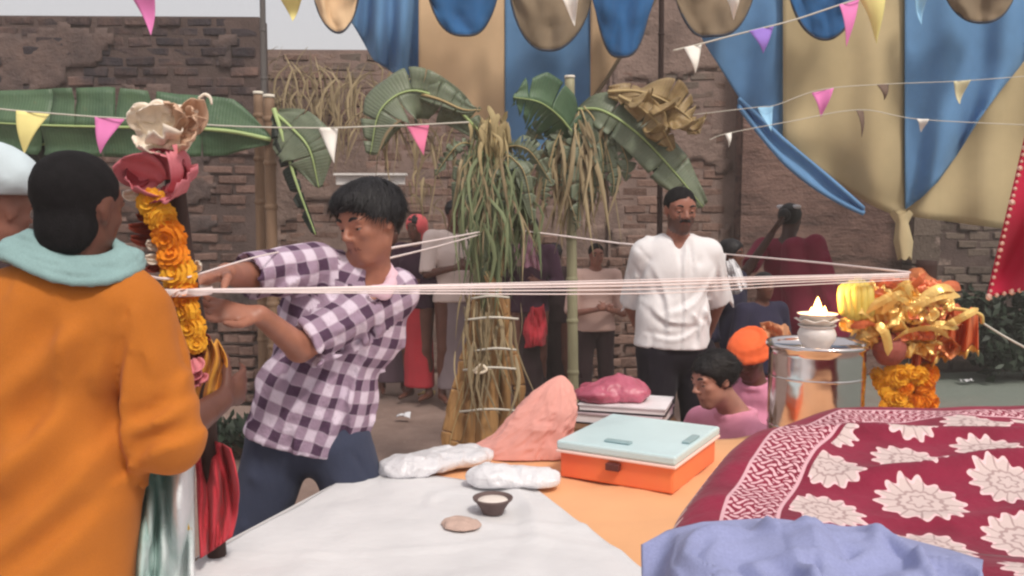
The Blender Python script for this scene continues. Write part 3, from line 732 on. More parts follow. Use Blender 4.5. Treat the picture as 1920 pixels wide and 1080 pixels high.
def foot(p): return V(p[0], p[1], -.02)
pole('thin grey bamboo pole against the sky at left, rising above the brick wall', P(491, -80, 6.6), foot(P(497, 440, 6.6)), .022, BAM_G)
pole('thin dark pole rising above the curled dry leaf at right of centre', P(1241, -80, 5.9), foot(P(1243, 150, 5.9)), .019, DARKW)
pole('brown bamboo post with a pale cut top carrying the long banana leaf', P(504, 182, 4.4), foot(P(508, 430, 4.4)), .029, BAM_B, cutm=CUTW)
pole('pale bamboo post with white cut top right of the banana stem', P(1068, 146, 4.9), foot(P(1080, 400, 4.9)), .030, BAM_P, cutm=CUTW)
pole('short brown stake with a pale tip just left of the leaf-carrying post', P(484, 176, 4.55), foot(P(486, 400, 4.55)), .026, BAM_B, cutm=CUTW)

# ------------------------------------------------------------------ canopy cloth
def interp(pts, x): pts = np.array(pts, float); return np.interp(x, pts[:, 0], pts[:, 1])
def strip(root, name, m, x0, x1, bot, D, top=-90, nu=26, nv=34, amp=.05, fr=2.2, lab=None, gather=None, ph=0, bow=.25):
    def fn(s, t):
        u = x0+(x1-x0)*s; vb = interp(bot, u); v_ = top+(vb-top)*t
        if gather is not None: u = u+(gather-u)*np.clip((t-.55)/.45, 0, 1)**2*.35
        d = D+amp*np.sin((s*fr+ph+(u-900)/420)*2*math.pi+1.2*t)*(0.35+t)+bow*(t-.5)**2+.035*noise(np.stack([u*.012, v_*.005, 0*u+ph], 1), 1, 2)+.028*np.sin((u*.35+v_)*.022+ph*5+3*noise(np.stack([u*.006, v_*.006, 0*u+ph+4], 1), 1))*t*t
        return np.array([P(a, b, c) for a, b, c in zip(u, v_, d)])
    v, q, st = grid(fn, nu, nv); o = mk(name, v, q, m, root, solid=.006)
    if lab: o['label'] = lab
    return o
def edge(root, name, m, pts, D, r, lab=None):
    p = bez([P(a, b, D) for a, b in pts], 30); v, f = tube(p, r, 8); o = mk(name, v, f, m, root)
    if lab: o['label'] = lab
root = thing('canopy_cloth', P(940, 300, 5.7), 'blue and tan striped canopy cloth swagged at centre behind the banana leaves', 'canopy')
bl = [(650, 30), (668, 55), (700, 112), (750, 145), (790, 168), (830, 197), (880, 228), (916, 288), (948, 322), (985, 338), (1040, 262), (1108, 190), (1160, 112), (1245, -30)]
strip(root, 'cloth_panel', CAN_B, 655, 787, bl, 5.75, lab='folded narrow blue panel', amp=.07, fr=2.6)
strip(root, 'cloth_panel', CAN_T, 785, 949, bl, 5.72, lab='wide tan panel', amp=.03, fr=1)
strip(root, 'cloth_panel', CAN_B, 947, 1109, bl, 5.7, lab='blue panel behind the green leaf', amp=.04, fr=1)
strip(root, 'cloth_panel', CAN_T, 1107, 1244, bl, 5.68, lab='short tan panel', amp=.03, fr=1.2)
edge(root, 'hem', CAN_T_SHADE, [(1245, -30), (1160, 112), (1108, 190), (1040, 262), (985, 338)], 5.68, .012)
def flap(root, xc, hw, vb, D, m, lab, top=-70):
    def fn(s, t):
        a = (s-.5)*2; u = xc+hw*a*(1+.06*np.sin(3*t)); vb_ = top+(vb-top)*np.sqrt(np.clip(1-np.abs(a)**2.2, 0, 1)); v_ = top+(vb_-top)*t
        d = D-.08*t*(1-a*a)+.03*np.sin(a*5+t*3)+.04*noise(np.stack([a*2.2+xc, t*2.5, 0*t], 1), 1, 3); u = u+5*noise(np.stack([t*3+xc, a, 0*t], 1)); v_ = v_+5*t*noise(np.stack([a*2+xc, 0*t+3, 0*t], 1)); return np.array([P(x, y, z) for x, y, z in zip(u, v_, d)])
    v, q, st = grid(fn, 28, 18); o = mk('valance_flap', v, q, m, root, solid=.008); o['label'] = lab
    pts = fn(np.linspace(.01, .99, 26), np.ones(26))
    v, f = tube(pts, .007, 6); mk('piping', v, f, CAN_DK, o)
CAN_DK = F('dark_piping_cloth', (70, 74, 84), .1)
flap(root, 866, 72, 66, 5.35, CAN_B_SHADE, 'blue scallop in painted shade'); flap(root, 1034, 78, 94, 5.35, CAN_T_SHADE, 'tan scallop in painted shade'); flap(root, 1168, 60, 110, 5.35, CAN_B_SHADE, 'narrow blue scallop in painted shade')
flap(root, 630, 48, 62, 5.5, CAN_T, 'tan corner scallop')
root = thing('canopy_cloth', P(1695, 410, 5.1), 'large blue and tan striped canopy cloth gathered to a hanging knot at right', 'canopy')
br = [(1258, -30), (1330, 95), (1390, 190), (1440, 243), (1468, 268), (1560, 340), (1640, 388), (1697, 412)]
strip(root, 'cloth_panel', CAN_B, 1260, 1470, br, 5.25, lab='left blue panel', amp=.05, fr=1.4)
strip(root, 'cloth_panel', CAN_TD, 1468, 1699, br, 5.15, lab='wide tan panel', amp=.03, fr=1.1)
b2 = [(1697, 392), (1740, 372), (1790, 340), (1850, 285), (1935, 182), (2010, 60)]
strip(root, 'cloth_panel', CAN_B, 1697, 1990, b2, 5.12, lab='bright blue panel pulled to the knot', amp=.05, fr=2, nu=40, gather=1700)
b3 = [(1690, 404), (1800, 418), (1935, 436), (2010, 440)]
strip(root, 'cloth_panel', CAN_TD, 1692, 2005, b3, 5.3, lab='tan panel hanging below the blue one', amp=.03, fr=2, ph=.3)
def hemroll(s, t):
    u = 1385+s*235; c = np.interp(u, [1385, 1470, 1560, 1620], [186, 268, 342, 392]); v_ = c+(t-.15)*46*np.sin(math.pi*(.12+.8*s)); return np.array([P(a, b, 5.06+.05*np.sin(tt*3.1)+.02*math.sin(a*.05)) for a, b, tt in zip(u, v_, t)])
v, q, st = grid(hemroll, 40, 8); mk('hem', v, q, CAN_B, root, solid=.02)['label'] = 'rolled blue hem'
def tail(s, t):
    an = s*2*math.pi; w_ = np.interp(t, [0, .2, .6, 1], [20, 11, 17, 12]); return np.array([P(1690+6*tt+math.cos(a)*ww*(1+.2*math.sin(3*a)), 398+tt*86+4*math.sin(a*3), 5.05+.05*math.sin(a)) for a, tt, ww in zip(an, t, w_)])
v, q, st = grid(tail, 22, 16); mk('knot_tail', v, q, CAN_TD, root)
flap(root, 1340, 84, 72, 4.85, CAN_T_SHADE, 'tan scallop in painted shade'); flap(root, 1545, 72, 70, 4.85, CAN_B_SHADE, 'blue scallop in painted shade'); flap(root, 1838, 78, 40, 4.85, CAN_T_SHADE, 'olive tan scallop in painted shade')

# ------------------------------------------------------------------ bunting
PAPER = {k: mat(k+'_paper', srgb(*c), .7, .06, 6, .2, 30) for k, c in dict(yellow=(238, 226, 150), pink=(226, 128, 186), white=(240, 236, 228), violet=(150, 120, 206), blue=(150, 196, 226), rose=(224, 120, 156), brown=(112, 92, 80), cream=(214, 206, 170)).items()}
STR = mat('string', srgb(205, 200, 188), .9, .1)
def bunting(label, D, line, pens, r=.0035):
    """a string through photo points, triangular paper pennants pasted on it"""
    root = thing('bunting', P(line[len(line)//2][0], line[len(line)//2][1], D), label, 'bunting')
    pts = bez([P(u, v, D) for u, v in line], 50); v, f = tube(pts, r, 5); mk('string', v, f, STR, root)
    lp = np.array(line, float)
    for c, xl, xr, xt, L in pens:
        yl, yr = np.interp([xl, xr], lp[:, 0], lp[:, 1]); cur = random.uniform(-.03, .03); tw = random.uniform(-.35, .35)
        a, b, tp = P(xl, yl, D), P(xr, yr, D), P(xt, (yl+yr)/2+L, D)
        def fn(s, t):
            top = a[None]+(b-a)[None]*s[:, None]; p = top+(tp[None]-top)*t[:, None]
            p[:, 1] += cur*np.sin(s*3.1)*(1-t)+tw*(s-.5)*(1-t)*.12+.015*np.sin(t*4+tw*9)-.004; return p
        v, q, st = grid(fn, 7, 12); o = mk('pennant', v, q, PAPER[c], root, solid=.0016); o['label'] = c+' paper pennant'
bunting('bunting with yellow, pink and white pennants crossing in front of the long banana leaf', 4.0, [(-60, 198), (36, 208), (88, 212), (178, 219), (230, 222), (420, 236), (597, 240), (700, 237), (785, 234), (880, 229)],
        [('yellow', 35, 90, 44, 80), ('pink', 178, 230, 190, 68), ('white', 596, 632, 628, 67), ('rose', 762, 804, 795, 58)])
bunting('bunting along the top edge of the picture with pink, yellow and white pennants', 3.2, [(180, -22), (400, -8), (560, -6), (800, -14), (1060, -10), (1230, -8), (1380, -8), (1560, -16), (1740, -20), (1960, -30)],
        [('pink', 240, 292, 285, 84), ('yellow', 524, 572, 548, 46), ('white', 1050, 1084, 1078, 58), ('white', 1360, 1384, 1377, 44), ('blue', 1712, 1740, 1728, 66)])
bunting('short bunting rising from a white pennant to pink and yellow ones against the right canopy', 3.7, [(1262, 95), (1315, 82), (1380, 65), (1480, 40), (1560, 14), (1680, -26)],
        [('white', 1282, 1318, 1303, 52), ('violet', 1404, 1454, 1430, 48), ('pink', 1570, 1614, 1588, 84), ('yellow', 1614, 1656, 1645, 92)])
bunting('distant bunting in front of the tan canopy panel with pink and cream pennants', 4.6, [(1300, 215), (1420, 201), (1455, 197), (1540, 168), (1657, 158), (1800, 152), (1960, 140)],
        [('blue', 1420, 1452, 1444, 48), ('pink', 1524, 1560, 1540, 50), ('brown', 1643, 1670, 1657, 30), ('cream', 1786, 1816, 1800, 44)], r=.002)
bunting('lowest faint bunting of tiny pennants hanging beside the canopy knot', 4.5, [(1330, 262), (1365, 250), (1480, 228), (1612, 206), (1727, 224), (1960, 236)],
        [('white', 1358, 1374, 1366, 26), ('brown', 1603, 1622, 1616, 50), ('white', 1718, 1736, 1729, 24)], r=.002)
# ------------------------------------------------------------------ banana leaves and stem
def blade_mat(name, c1, c2, cv):
    m, t, b, co, pos = base(name, .45, 0, .35); uvn = t.nodes.new('ShaderNodeUVMap'); sx = t.nodes.new('ShaderNodeSeparateXYZ'); t.links.new(uvn.outputs[0], sx.inputs[0])
    u = X(t, sx.outputs[0]); vein = ((u*420).op('SINE')*.5+.5)
    f = ((nz(t, pos, 6, 4)-.5)*1.7+.5).cl(); col = colmix(t, f, srgb(*c1), srgb(*c2)); col = colmix(t, vein*.12, col, srgb(*cv))
    sp_ = nz(t, pos, 30, 3); col = colmix(t, ((sp_-.68)*9).cl()*.6, col, srgb(120, 104, 72))
    t.links.new(col, b.inputs['Base Color']); bump(t, b, vein*.3+nz(t, pos, 30, 4)*.7, .4, .008)
    b.inputs['Subsurface Weight'].default_value = .1; b.inputs['Subsurface Radius'].default_value = (.01, .02, .005); return m
LEAF = blade_mat('banana_leaf_green', (58, 86, 66), (92, 118, 88), (116, 136, 104)); LEAF_G = blade_mat('greyish_leaf_green', (92, 104, 86), (120, 128, 106), (136, 142, 118))
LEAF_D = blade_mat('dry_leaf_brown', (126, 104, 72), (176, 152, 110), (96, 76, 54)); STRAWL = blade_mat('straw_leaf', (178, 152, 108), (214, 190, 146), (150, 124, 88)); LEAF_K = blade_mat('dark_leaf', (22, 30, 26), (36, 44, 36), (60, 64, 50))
RIB = mat('leaf_midrib', srgb(168, 188, 128), .4, .15, 10, .2); RIB_D = mat('dry_midrib', srgb(186, 164, 120), .6, .2, 10, .2)
def leaf(parent, path, wid, m, rib=RIB, fold=.25, tear=.5, asym=(1, 1), view=V(0, 1, 0), ribr=.009, name='leaf', twist=None, droop=0.):
    n = 46; pts = bez(path, n); t = np.gradient(pts, axis=0); t /= np.linalg.norm(t, axis=1)[:, None]
    wd = np.interp(np.linspace(0, 1, n), np.linspace(0, 1, len(wid)), wid); L = np.r_[0, np.cumsum(np.linalg.norm(np.diff(pts, axis=0), axis=1))]
    sd = np.cross(t, view); sd /= np.linalg.norm(sd, axis=1)[:, None]; no = np.cross(sd, t)
    if twist is not None:
        a = np.interp(np.linspace(0, 1, n), np.linspace(0, 1, len(twist)), twist)[:, None]; sd, no = sd*np.cos(a)+no*np.sin(a), no*np.cos(a)-sd*np.sin(a)
    vs, fs, uv = [], [], []; K = 6
    for half in (-1, 1):
        i = 0
        while i < n-1:
            step = int(rng.integers(3, 9)) if rng.random() < tear else 14
            j = min(n-1, i+step); sag = rng.normal(0, .12)*tear; cut = rng.uniform(0, .35)*tear; b0 = len(vs)
            for k in range(i, j+1):
                e = (k-i)/(j-i); 
                for c in range(K+1):
                    s = c/K; ww = wd[k]*asym[0 if half < 0 else 1]*s
                    along = (.5-e)*cut*.12*s**2*2
                    p = pts[k]+sd[k]*half*ww+no[k]*(fold*ww*(1-.4*s)+sag*ww*s)+t[k]*along+.006*noise(np.array([pts[k]*9+s*3]))[0]*no[k]*(s*3)
                    p[2] -= droop*ww*s
                    vs.append(p); uv.append((L[k], half*s))
            for k in range(j-i):
                for c in range(K):
                    a = b0+k*(K+1)+c; fs.append((a, a+1, a+K+2, a+K+1) if half > 0 else (a, a+K+1, a+K+2, a+1))
            i = j
    o = mk(name, np.array(vs), fs, m, parent, uv=np.array(uv), solid=.0014)
    v, f = tube(pts-no*.003, np.linspace(ribr, ribr*.25, n), 6); mk('midrib', v, f, rib, o if parent is not None else o); return o
def aslabel(o, label, cat, group=None): return tag(o, label, cat, group)
def leaf_thing(label, base_, specs):
    root = thing('banana_leaf', base_, label, 'banana leaf')
    for a in specs: leaf(root, **a)
    return root
leaf_thing('long banana leaf stretched level behind the orange shirted man, midrib pale', P(505, 250, 4.35),
  [dict(path=[P(508, 262, 4.36), P(430, 246, 4.3), P(330, 240, 4.25), P(200, 238, 4.2), P(60, 234, 4.2), P(-80, 226, 4.25)], wid=[.03, .15, .17, .18, .17, .13], m=LEAF, fold=.35, tear=.75, asym=(1.0, .8), ribr=.012, name='blade', twist=[0, .15, -.1, .2, 0, .2]),
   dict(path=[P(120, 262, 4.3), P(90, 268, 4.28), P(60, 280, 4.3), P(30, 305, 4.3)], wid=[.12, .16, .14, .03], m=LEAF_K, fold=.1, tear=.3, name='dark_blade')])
leaf_thing('drooping banana leaf folded down from the brown post towards the man in plaid', P(512, 225, 4.3),
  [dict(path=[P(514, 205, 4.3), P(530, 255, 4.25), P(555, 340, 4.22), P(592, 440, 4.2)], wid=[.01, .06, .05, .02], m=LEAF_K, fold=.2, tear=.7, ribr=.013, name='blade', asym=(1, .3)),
   dict(path=[P(516, 212, 4.3), P(545, 238, 4.24), P(580, 280, 4.2), P(598, 352, 4.22)], wid=[.03, .15, .17, .02], m=LEAF_G, fold=.15, tear=.3, name='blade', asym=(.9, .75))])
STEM_M = mat('banana_stem_green', srgb(118, 122, 92), .5, .25, 8, .5, 26, stretch=(1, 1, .12), col2=srgb(158, 152, 112)); SHEATH = mat('golden_sheath', srgb(104, 72, 48), .65, .3, 16, .9, 40, stretch=(1, 1, .12), col2=srgb(200, 156, 102))
STRAW = mat('straw', srgb(206, 180, 128), .8, .2, 14, .5, 40, stretch=(1, 1, .3))
DC = 4.6
root = thing('banana_plant', foot(P(910, 760, DC)), 'tall banana stem bound with thread at centre, ragged leaves above and golden sheaths below', 'banana plant')
def lobe(pts, r, m, name, k=5, amp=.12, n=16, lab=None, ph=0.):
    pts = bez(pts, 40); v, f = tube(pts, r if np.isscalar(r) else np.interp(np.linspace(0, 1, 40), np.linspace(0, 1, len(r)), r), n)
    c = np.repeat(pts, n, 0); an = np.tile(np.arange(n)/n*2*math.pi, 40); v = c+(v-c)*(1+amp*np.sin(k*an+ph)+.1*noise(v*9))[:, None]
    o = mk(name, v, f, m, root)
    if lab: o['label'] = lab
gz = lambda u, D: foot(P(u, 700, D))
lobe([P(915, 240, DC), P(918, 400, DC), P(915, 560, DC), P(912, 840, DC), gz(910, DC)], [.05, .075, .075, .085, .09], STEM_M, 'pseudostem', amp=.08)
lobe([P(893, 540, DC-.08), P(886, 690, DC-.1), P(878, 800, DC-.12), gz(872, DC-.12)], [.02, .045, .055, .065], SHEATH, 'sheath', 3, .22)
lobe([P(930, 530, DC-.1), P(920, 640, DC-.12), P(912, 790, DC-.14), gz(908, DC-.14)], [.025, .045, .055, .06], SHEATH, 'sheath', 4, .15, ph=1)
lobe([P(950, 560, DC+.02), P(946, 700, DC-.02), P(940, 820, DC-.03), gz(940, DC-.03)], [.018, .035, .045, .05], SHEATH, 'sheath', 3, .15, ph=2)
for a, b, c, w_ in ((888, 735, 852, .05), (884, 780, 846, .06), (945, 690, 974, .035), (905, 560, 945, .03), (880, 700, 868, .04)):
    leaf(root, [P(a, b-60, DC-.16), P((a+c)/2, b-20, DC-.2), P(c, b+40, DC-.2), P(c-4, b+80, DC-.18)], [.015, w_, w_*.9, .01], SHEATH, RIB_D, .3, .2, name='peeling_sheath', ribr=.004)
STRAWS = leafmat('straw_strips', (142, 128, 92), (186, 168, 126), .8)
g0_ = len(bpy.data.objects)
for (u0, v0, u1, v1, u2, v2, w_, mm_) in ((905, 290, 888, 380, 892, 470, .05, LEAF_G), (925, 290, 950, 360, 945, 450, .055, LEAF_G), (940, 285, 985, 330, 1000, 420, .06, LEAF_G), (910, 300, 920, 400, 912, 540, .055, LEAF_G), (895, 285, 862, 330, 850, 400, .045, LEAF_G), (930, 300, 935, 400, 940, 520, .045, LEAF_D), (950, 275, 1000, 290, 1035, 345, .06, LEAF_G), (885, 270, 845, 285, 815, 330, .04, LEAF_G)):
    leaf(root, [P(u0, v0, DC-.10), P((u0+u1)/2, (v0+v1)/2-8, DC-.17), P(u1, v1, DC-.19), P(u2, v2, DC-.16)], [.02, w_, w_*.9, .012], mm_, RIB_D, .5, .95, name='torn_leaf', ribr=.004, twist=[0, rng.normal(0, .5), rng.normal(0, .6), rng.normal(0, .6)])
leaf(root, [P(908, 258, DC-.05), P(850, 200, DC-.1), P(775, 170, DC-.16), P(715, 205, DC-.2), P(694, 290, DC-.18)], [.04, .11, .16, .16, .03], LEAF_G, fold=.3, tear=.55, asym=(.75, 1.0), twist=[0, .2, .3, -.2, -.3, 0])
leaf(root, [P(760, 170, DC-.1), P(820, 185, DC-.16), P(868, 205, DC-.18), P(903, 206, DC-.18)], [.04, .1, .06, .012], LEAF_G, RIB_D, fold=.2, tear=.5, asym=(.4, .9))
leaf(root, [P(1082, 262, DC+.2), P(1052, 222, DC+.1), P(1012, 192, DC), P(962, 182, DC-.05)], [.05, .17, .19, .04], LEAF, fold=.5, tear=.6, asym=(.85, .8), ribr=.007)
def shreds(spots, m, name, n, parent, wd=(.006, .016), sp=.28):
    mb = MB()
    for i in range(n):
        u, v_, D, L, su, sL = spots[i % len(spots)]
        p0 = P(u+rng.normal(0, su), v_+rng.normal(0, 14), D+rng.normal(0, .06)); l = L*rng.uniform(.5, 1.25)
        d1 = nrm(V(rng.normal(0, sp), rng.normal(-.1, .2), -.8)); p1 = p0+d1*l*.4; p2 = p1+nrm(V(rng.normal(0, .22), rng.normal(0, .15), -1))*l*.6
        c = bez([p0, p1, p2], 7); w_ = rng.uniform(*wd); a = rng.uniform(0, math.pi); sv = V(math.cos(a), math.sin(a)*.6, 0)
        k = np.array([.4, 1, 1, .9, .7, .45, .1])[:, None]*w_; no = V(0, -.4, .1)*w_
        mb.add(np.concatenate([c-sv*k, c+no, c+sv*k]), [(j, j+1, j+8, j+7) for j in range(6)]+[(j+7, j+8, j+15, j+14) for j in range(6)])
    return tag(mb.mk(name, m, parent), kind='stuff')
SHRED = leafmat('shredded_leaf_green', (84, 100, 72), (130, 138, 102), .7); SHRED_D = leafmat('shredded_leaf_dry', (112, 98, 76), (176, 158, 124), .7)
shreds([(905, 280, DC-.12, .45, 12, 0), (925, 320, DC-.13, .5, 16, 0), (895, 350, DC-.12, .45, 12, 0), (950, 310, DC-.08, .4, 14, 0), (915, 400, DC-.14, .4, 14, 0), (960, 380, DC-.1, .35, 14, 0)], SHRED, 'shredded_leaf', 300, root, (.004, .013))
shreds([(915, 300, DC-.14, .45, 22, 0), (940, 360, DC-.14, .4, 20, 0), (890, 300, DC-.13, .3, 18, 0)], SHRED_D, 'dry_shreds', 90, root, (.003, .009))
shreds([(640, 180, DC+.6, .35, 40, 0), (720, 140, DC+.5, .35, 40, 0), (690, 215, DC, .3, 20, 0), (745, 225, DC-.1, .35, 30, 0), (830, 250, DC-.05, .35, 24, 0), (790, 340, DC, .15, 14, 0)], SHRED_D, 'dry_shreds', 110, root, (.004, .010), .7)
shreds([(890, 560, DC-.18, .5, 16, 0), (925, 580, DC-.2, .5, 16, 0), (905, 660, DC-.22, .4, 22, 0)], SHRED_D, 'fibre_strips', 60, root, (.004, .012), .12)
shreds([(905, 236, DC-.12, .16, 10, 0), (922, 232, DC-.16, .2, 14, 0), (938, 240, DC-.13, .18, 10, 0)], STRAWS, 'straw_tuft', 64, root, (.006, .020))
lobe([P(915, 330, DC-.04), P(918, 270, DC-.08), P(920, 228, DC-.06)], [.05, .055, .03], STRAW, 'straw_heart', 7, .3, 26)
def tie(parent, u0, v0, u1, D, r=.006, name='thread_tie'):
    p = bez([P(u0, v0, D), P((u0+u1)/2, v0-5, D-.05), P(u1, v0-2, D-.02)], 10); vv, ff = tube(p, r, 5); mk(name, vv, ff, STR, parent)
for a in ((872, 600, 972), (868, 694, 972), (862, 772, 972), (884, 560, 955), (890, 658, 968)): tie(root, *a, DC-.23)
lp = bez([P(884, 690, DC-.24), P(896, 700, DC-.28), P(912, 694, DC-.29), P(902, 684, DC-.28), P(892, 698, DC-.27), P(920, 690, DC-.25)], 24); v, f = tube(lp, .008, 6); mk('thread_knot', v, f, CREAM, root)
# right hand leaf cluster on the pale bamboo
leaf_thing('drooping dark green banana leaf hanging from the pale bamboo post above the man in white', P(1080, 200, 4.85),
  [dict(path=[P(1082, 205, 4.86), P(1130, 208, 4.75), P(1195, 250, 4.7), P(1262, 320, 4.68), P(1318, 388, 4.7)], wid=[.03, .12, .13, .13, .035], m=LEAF_G, fold=.25, tear=.4, asym=(.8, 1.0), name='blade', twist=[0, .2, .2, .3, .2]),
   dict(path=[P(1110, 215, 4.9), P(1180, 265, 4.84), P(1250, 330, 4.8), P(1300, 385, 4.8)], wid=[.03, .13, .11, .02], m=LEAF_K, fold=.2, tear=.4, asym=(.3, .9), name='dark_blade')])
leaf_thing('curled dry brown banana leaf at the top of the thin dark pole', P(1240, 180, 4.8),
  [dict(path=[P(1140, 172, 4.75), P(1195, 172, 4.7), P(1250, 190, 4.66), P(1295, 225, 4.64), P(1312, 250, 4.66)], wid=[.03, .09, .11, .1, .03], m=LEAF_D, rib=RIB_D, fold=.5, tear=.6, name='blade', twist=[0, .9, -.8, 1.0, .2]),
   dict(path=[P(1160, 180, 4.7), P(1205, 205, 4.64), P(1240, 240, 4.62), P(1262, 282, 4.64)], wid=[.02, .07, .08, .02], m=LEAF_D, rib=RIB_D, fold=.6, tear=.5, name='blade', twist=[.4, -.5, .5, 0])])
g = thing('dry_grass_tassel', P(1080, 400, 4.85), 'ragged dry leaf tassel hanging down the pale bamboo post', 'dry leaves')
shreds([(1075, 235, 4.84, .55, 14, 0), (1092, 270, 4.8, .5, 18, 0), (1110, 230, 4.8, .4, 18, 0), (1060, 260, 4.82, .4, 14, 0)], SHRED_D, 'shredded_leaf', 130, g)
for (u0, v0, u1, v1, w_) in ((1085, 210, 1060, 330, .05), (1095, 200, 1130, 300, .07), (1060, 215, 1000, 265, .06), (1105, 215, 1175, 300, .06), (1080, 220, 1085, 390, .05), (1050, 230, 1022, 350, .05), (1090, 205, 1112, 340, .055), (1100, 215, 1150, 330, .05), (1070, 215, 1030, 300, .045)):
    leaf(g, [P(u0, v0, 4.82), P((u0+u1)/2+4, (v0+v1)/2-20, 4.76), P(u1, v1, 4.74), P(u1-2, v1+40, 4.76)], [.02, w_, w_*.9, .012], LEAF_G, RIB_D, .5, .95, name='torn_leaf', ribr=.004, twist=[0, rng.normal(0, .5), rng.normal(0, .6), 0])
g = thing('dry_twigs', P(600, 240, 8.0), 'dry grey twigs and straw hanging over the middle brick wall near the sky gap', 'dry twigs')
shreds([(540, 110, 8.1, .75, 40, 0), (600, 130, 8.1, .6, 40, 0), (660, 150, 8.1, .6, 30, 0), (520, 180, 8.05, .4, 20, 0)], SHRED_D, 'twigs', 110, g, (.004, .014), .9)

# ------------------------------------------------------------------ table, its cloths and what lies on it
TZ = .75
def rsheet(root, name, poly, z, m, drop=0., res=40, amp=.004, th=.004, thick=.003):
    """cloth over a polygon plan with hanging skirt; Coons grid of the 4 sided plan"""
    a, b, c, d = [V(*p) for p in poly]       # near-left, far-left, far-right, near-right
    def fn(s, t):
        S, T = s[:, None], t[:, None]; p = (a*(1-S)+d*S)*(1-T)+(b*(1-S)+c*S)*T
        q = np.stack([p[:, 0], p[:, 1], 0*s], 1); h = z+amp*noise(q, 7, 2)+amp*.7*noise(q*V(1, .35, 1), 16)+amp*1.8*np.maximum(0, 1-9*np.abs(noise(q*V(1, .5, 1)+3, 3.2)))+amp*1.2*np.maximum(0, 1-8*np.abs(noise(q*V(.5, 1, 1)+8, 4.5))); ed_ = np.minimum(np.minimum(s, 1-s), np.minimum(t, 1-t)); p = p+(.005*np.exp(-ed_*14))[:, None]*np.stack([noise(q, 6, 2), noise(q+9, 6, 2)], 1); return np.concatenate([p, h[:, None]], 1)
    v, q, st = grid(fn, res, res); n0 = len(v)
    if drop:
        ring = [i*res for i in range(res)][::-1]+[]   # near side (t=0)
        idx = [k for k in range(res)][::-1]+[i*res for i in range(1, res)]+[(res-1)*res+k for k in range(1, res)]+[i*res+res-1 for i in range(res-2, 0, -1)]
        # loop: left edge far->near, near edge, right edge, far edge
        cen = (a+b+c+d)/4; vs = [v]; qs = [q]; prev = np.array(idx); N = len(idx)
        for lev in range(1, 9):
            e = v[idx].copy(); out = e[:, :2]-cen; out /= np.linalg.norm(out, axis=1)[:, None]; s_ = np.arange(N)
            wv = (.012*np.sin(s_*.9)+.012*np.sin(s_*.37+1))*lev/8; e[:, :2] += out*(.012+wv[:, None]+.01*lev/8); e[:, 2] -= drop*(lev/8)**.9*(1+.02*np.sin(s_*.5)) ; e[:, 2] += .0
            cur = n0+(lev-1)*N+np.arange(N); vs.append(e); qs.append(np.stack([prev, cur, np.roll(cur, -1), np.roll(prev, -1)], 1)); prev = cur
        v = np.concatenate(vs); q = np.concatenate(qs)
    return mk(name, v, q, m, root, solid=thick)
# plan of the wooden platform under the sheets
A_, B_, C_, D_ = (-1.0, 1.0), (-.40, 2.56), (1.15, 3.05), (1.35, 1.0)
WOOD = mat('table_wood', srgb(110, 78, 54), .6, .3, 10, .4, 40, stretch=(1, .2, 1))
root = thing('table', (.3, 1.9, 0), 'wooden table under the white and orange sheets', 'table')
tp = np.array([A_, B_, C_, D_]); tp = tp.mean(0)+(tp-tp.mean(0))*.985
v = np.concatenate([np.c_[tp, np.full(4, TZ-.045)], np.c_[tp, np.full(4, TZ-.012)]]); mk('tabletop', v, [(3, 2, 1, 0), (4, 5, 6, 7), (0, 1, 5, 4), (1, 2, 6, 5), (2, 3, 7, 6), (3, 0, 4, 7)], WOOD, root, smooth=False)
for p in tp.mean(0)+(tp-tp.mean(0))*.9: MB().box((p[0], p[1], (TZ-.05)/2), (.07, .07, TZ-.05), jit=.002).mk('leg', WOOD, root, smooth=False)
o = rsheet(None, 'table_sheet', (A_, B_, C_, D_), TZ, TAB_O, .16, 60); tag(o, 'plain orange sheet covering the table under the boxes', 'table sheet')
stained = mat('white_table_sheet_stained', srgb(206, 206, 208), .85, .1, 3.2, .45, 9, col2=srgb(222, 222, 224), dist=.012, spec=.12)
w1 = PZ(1205, 1078, TZ); w2 = PZ(1012, 932, TZ); w0 = PZ(700, 893, TZ); dv = (w1-w2)
far = PZ(905, 862, TZ)
TAB_W = stained
o = rsheet(None, 'table_sheet', ((-1.0, .98), (w0[0]-.03, w0[1]+.03), (w2[0]-.01, w2[1]+.06), (w1[0]+dv[0]*1.5, w1[1]+dv[1]*1.5)), TZ+.008, TAB_W, 0, 90, .004)
tag(o, 'plain white sheet spread over the near half of the table', 'table sheet')
# left drop of the white sheet
def wl_(s, t):
    p = np.stack([-1.0+(w0[0]-.03+1.0)*s, .98+(w0[1]+.03-.98)*s], 1); n_ = nrm(V(-(w0[1]-.98), w0[0]+1.0)); k = (.02+.02*np.sin(s*23))*t+.012*np.minimum(1, t*6)
    return np.concatenate([p+n_[None]*k[:, None]*1.0+n_[None]*.012, (TZ+.008-.2*t-.0)[:, None]], 1)
v, q, st = grid(wl_, 40, 10); mk('sheet_edge', v, q, TAB_W, o, solid=.003)
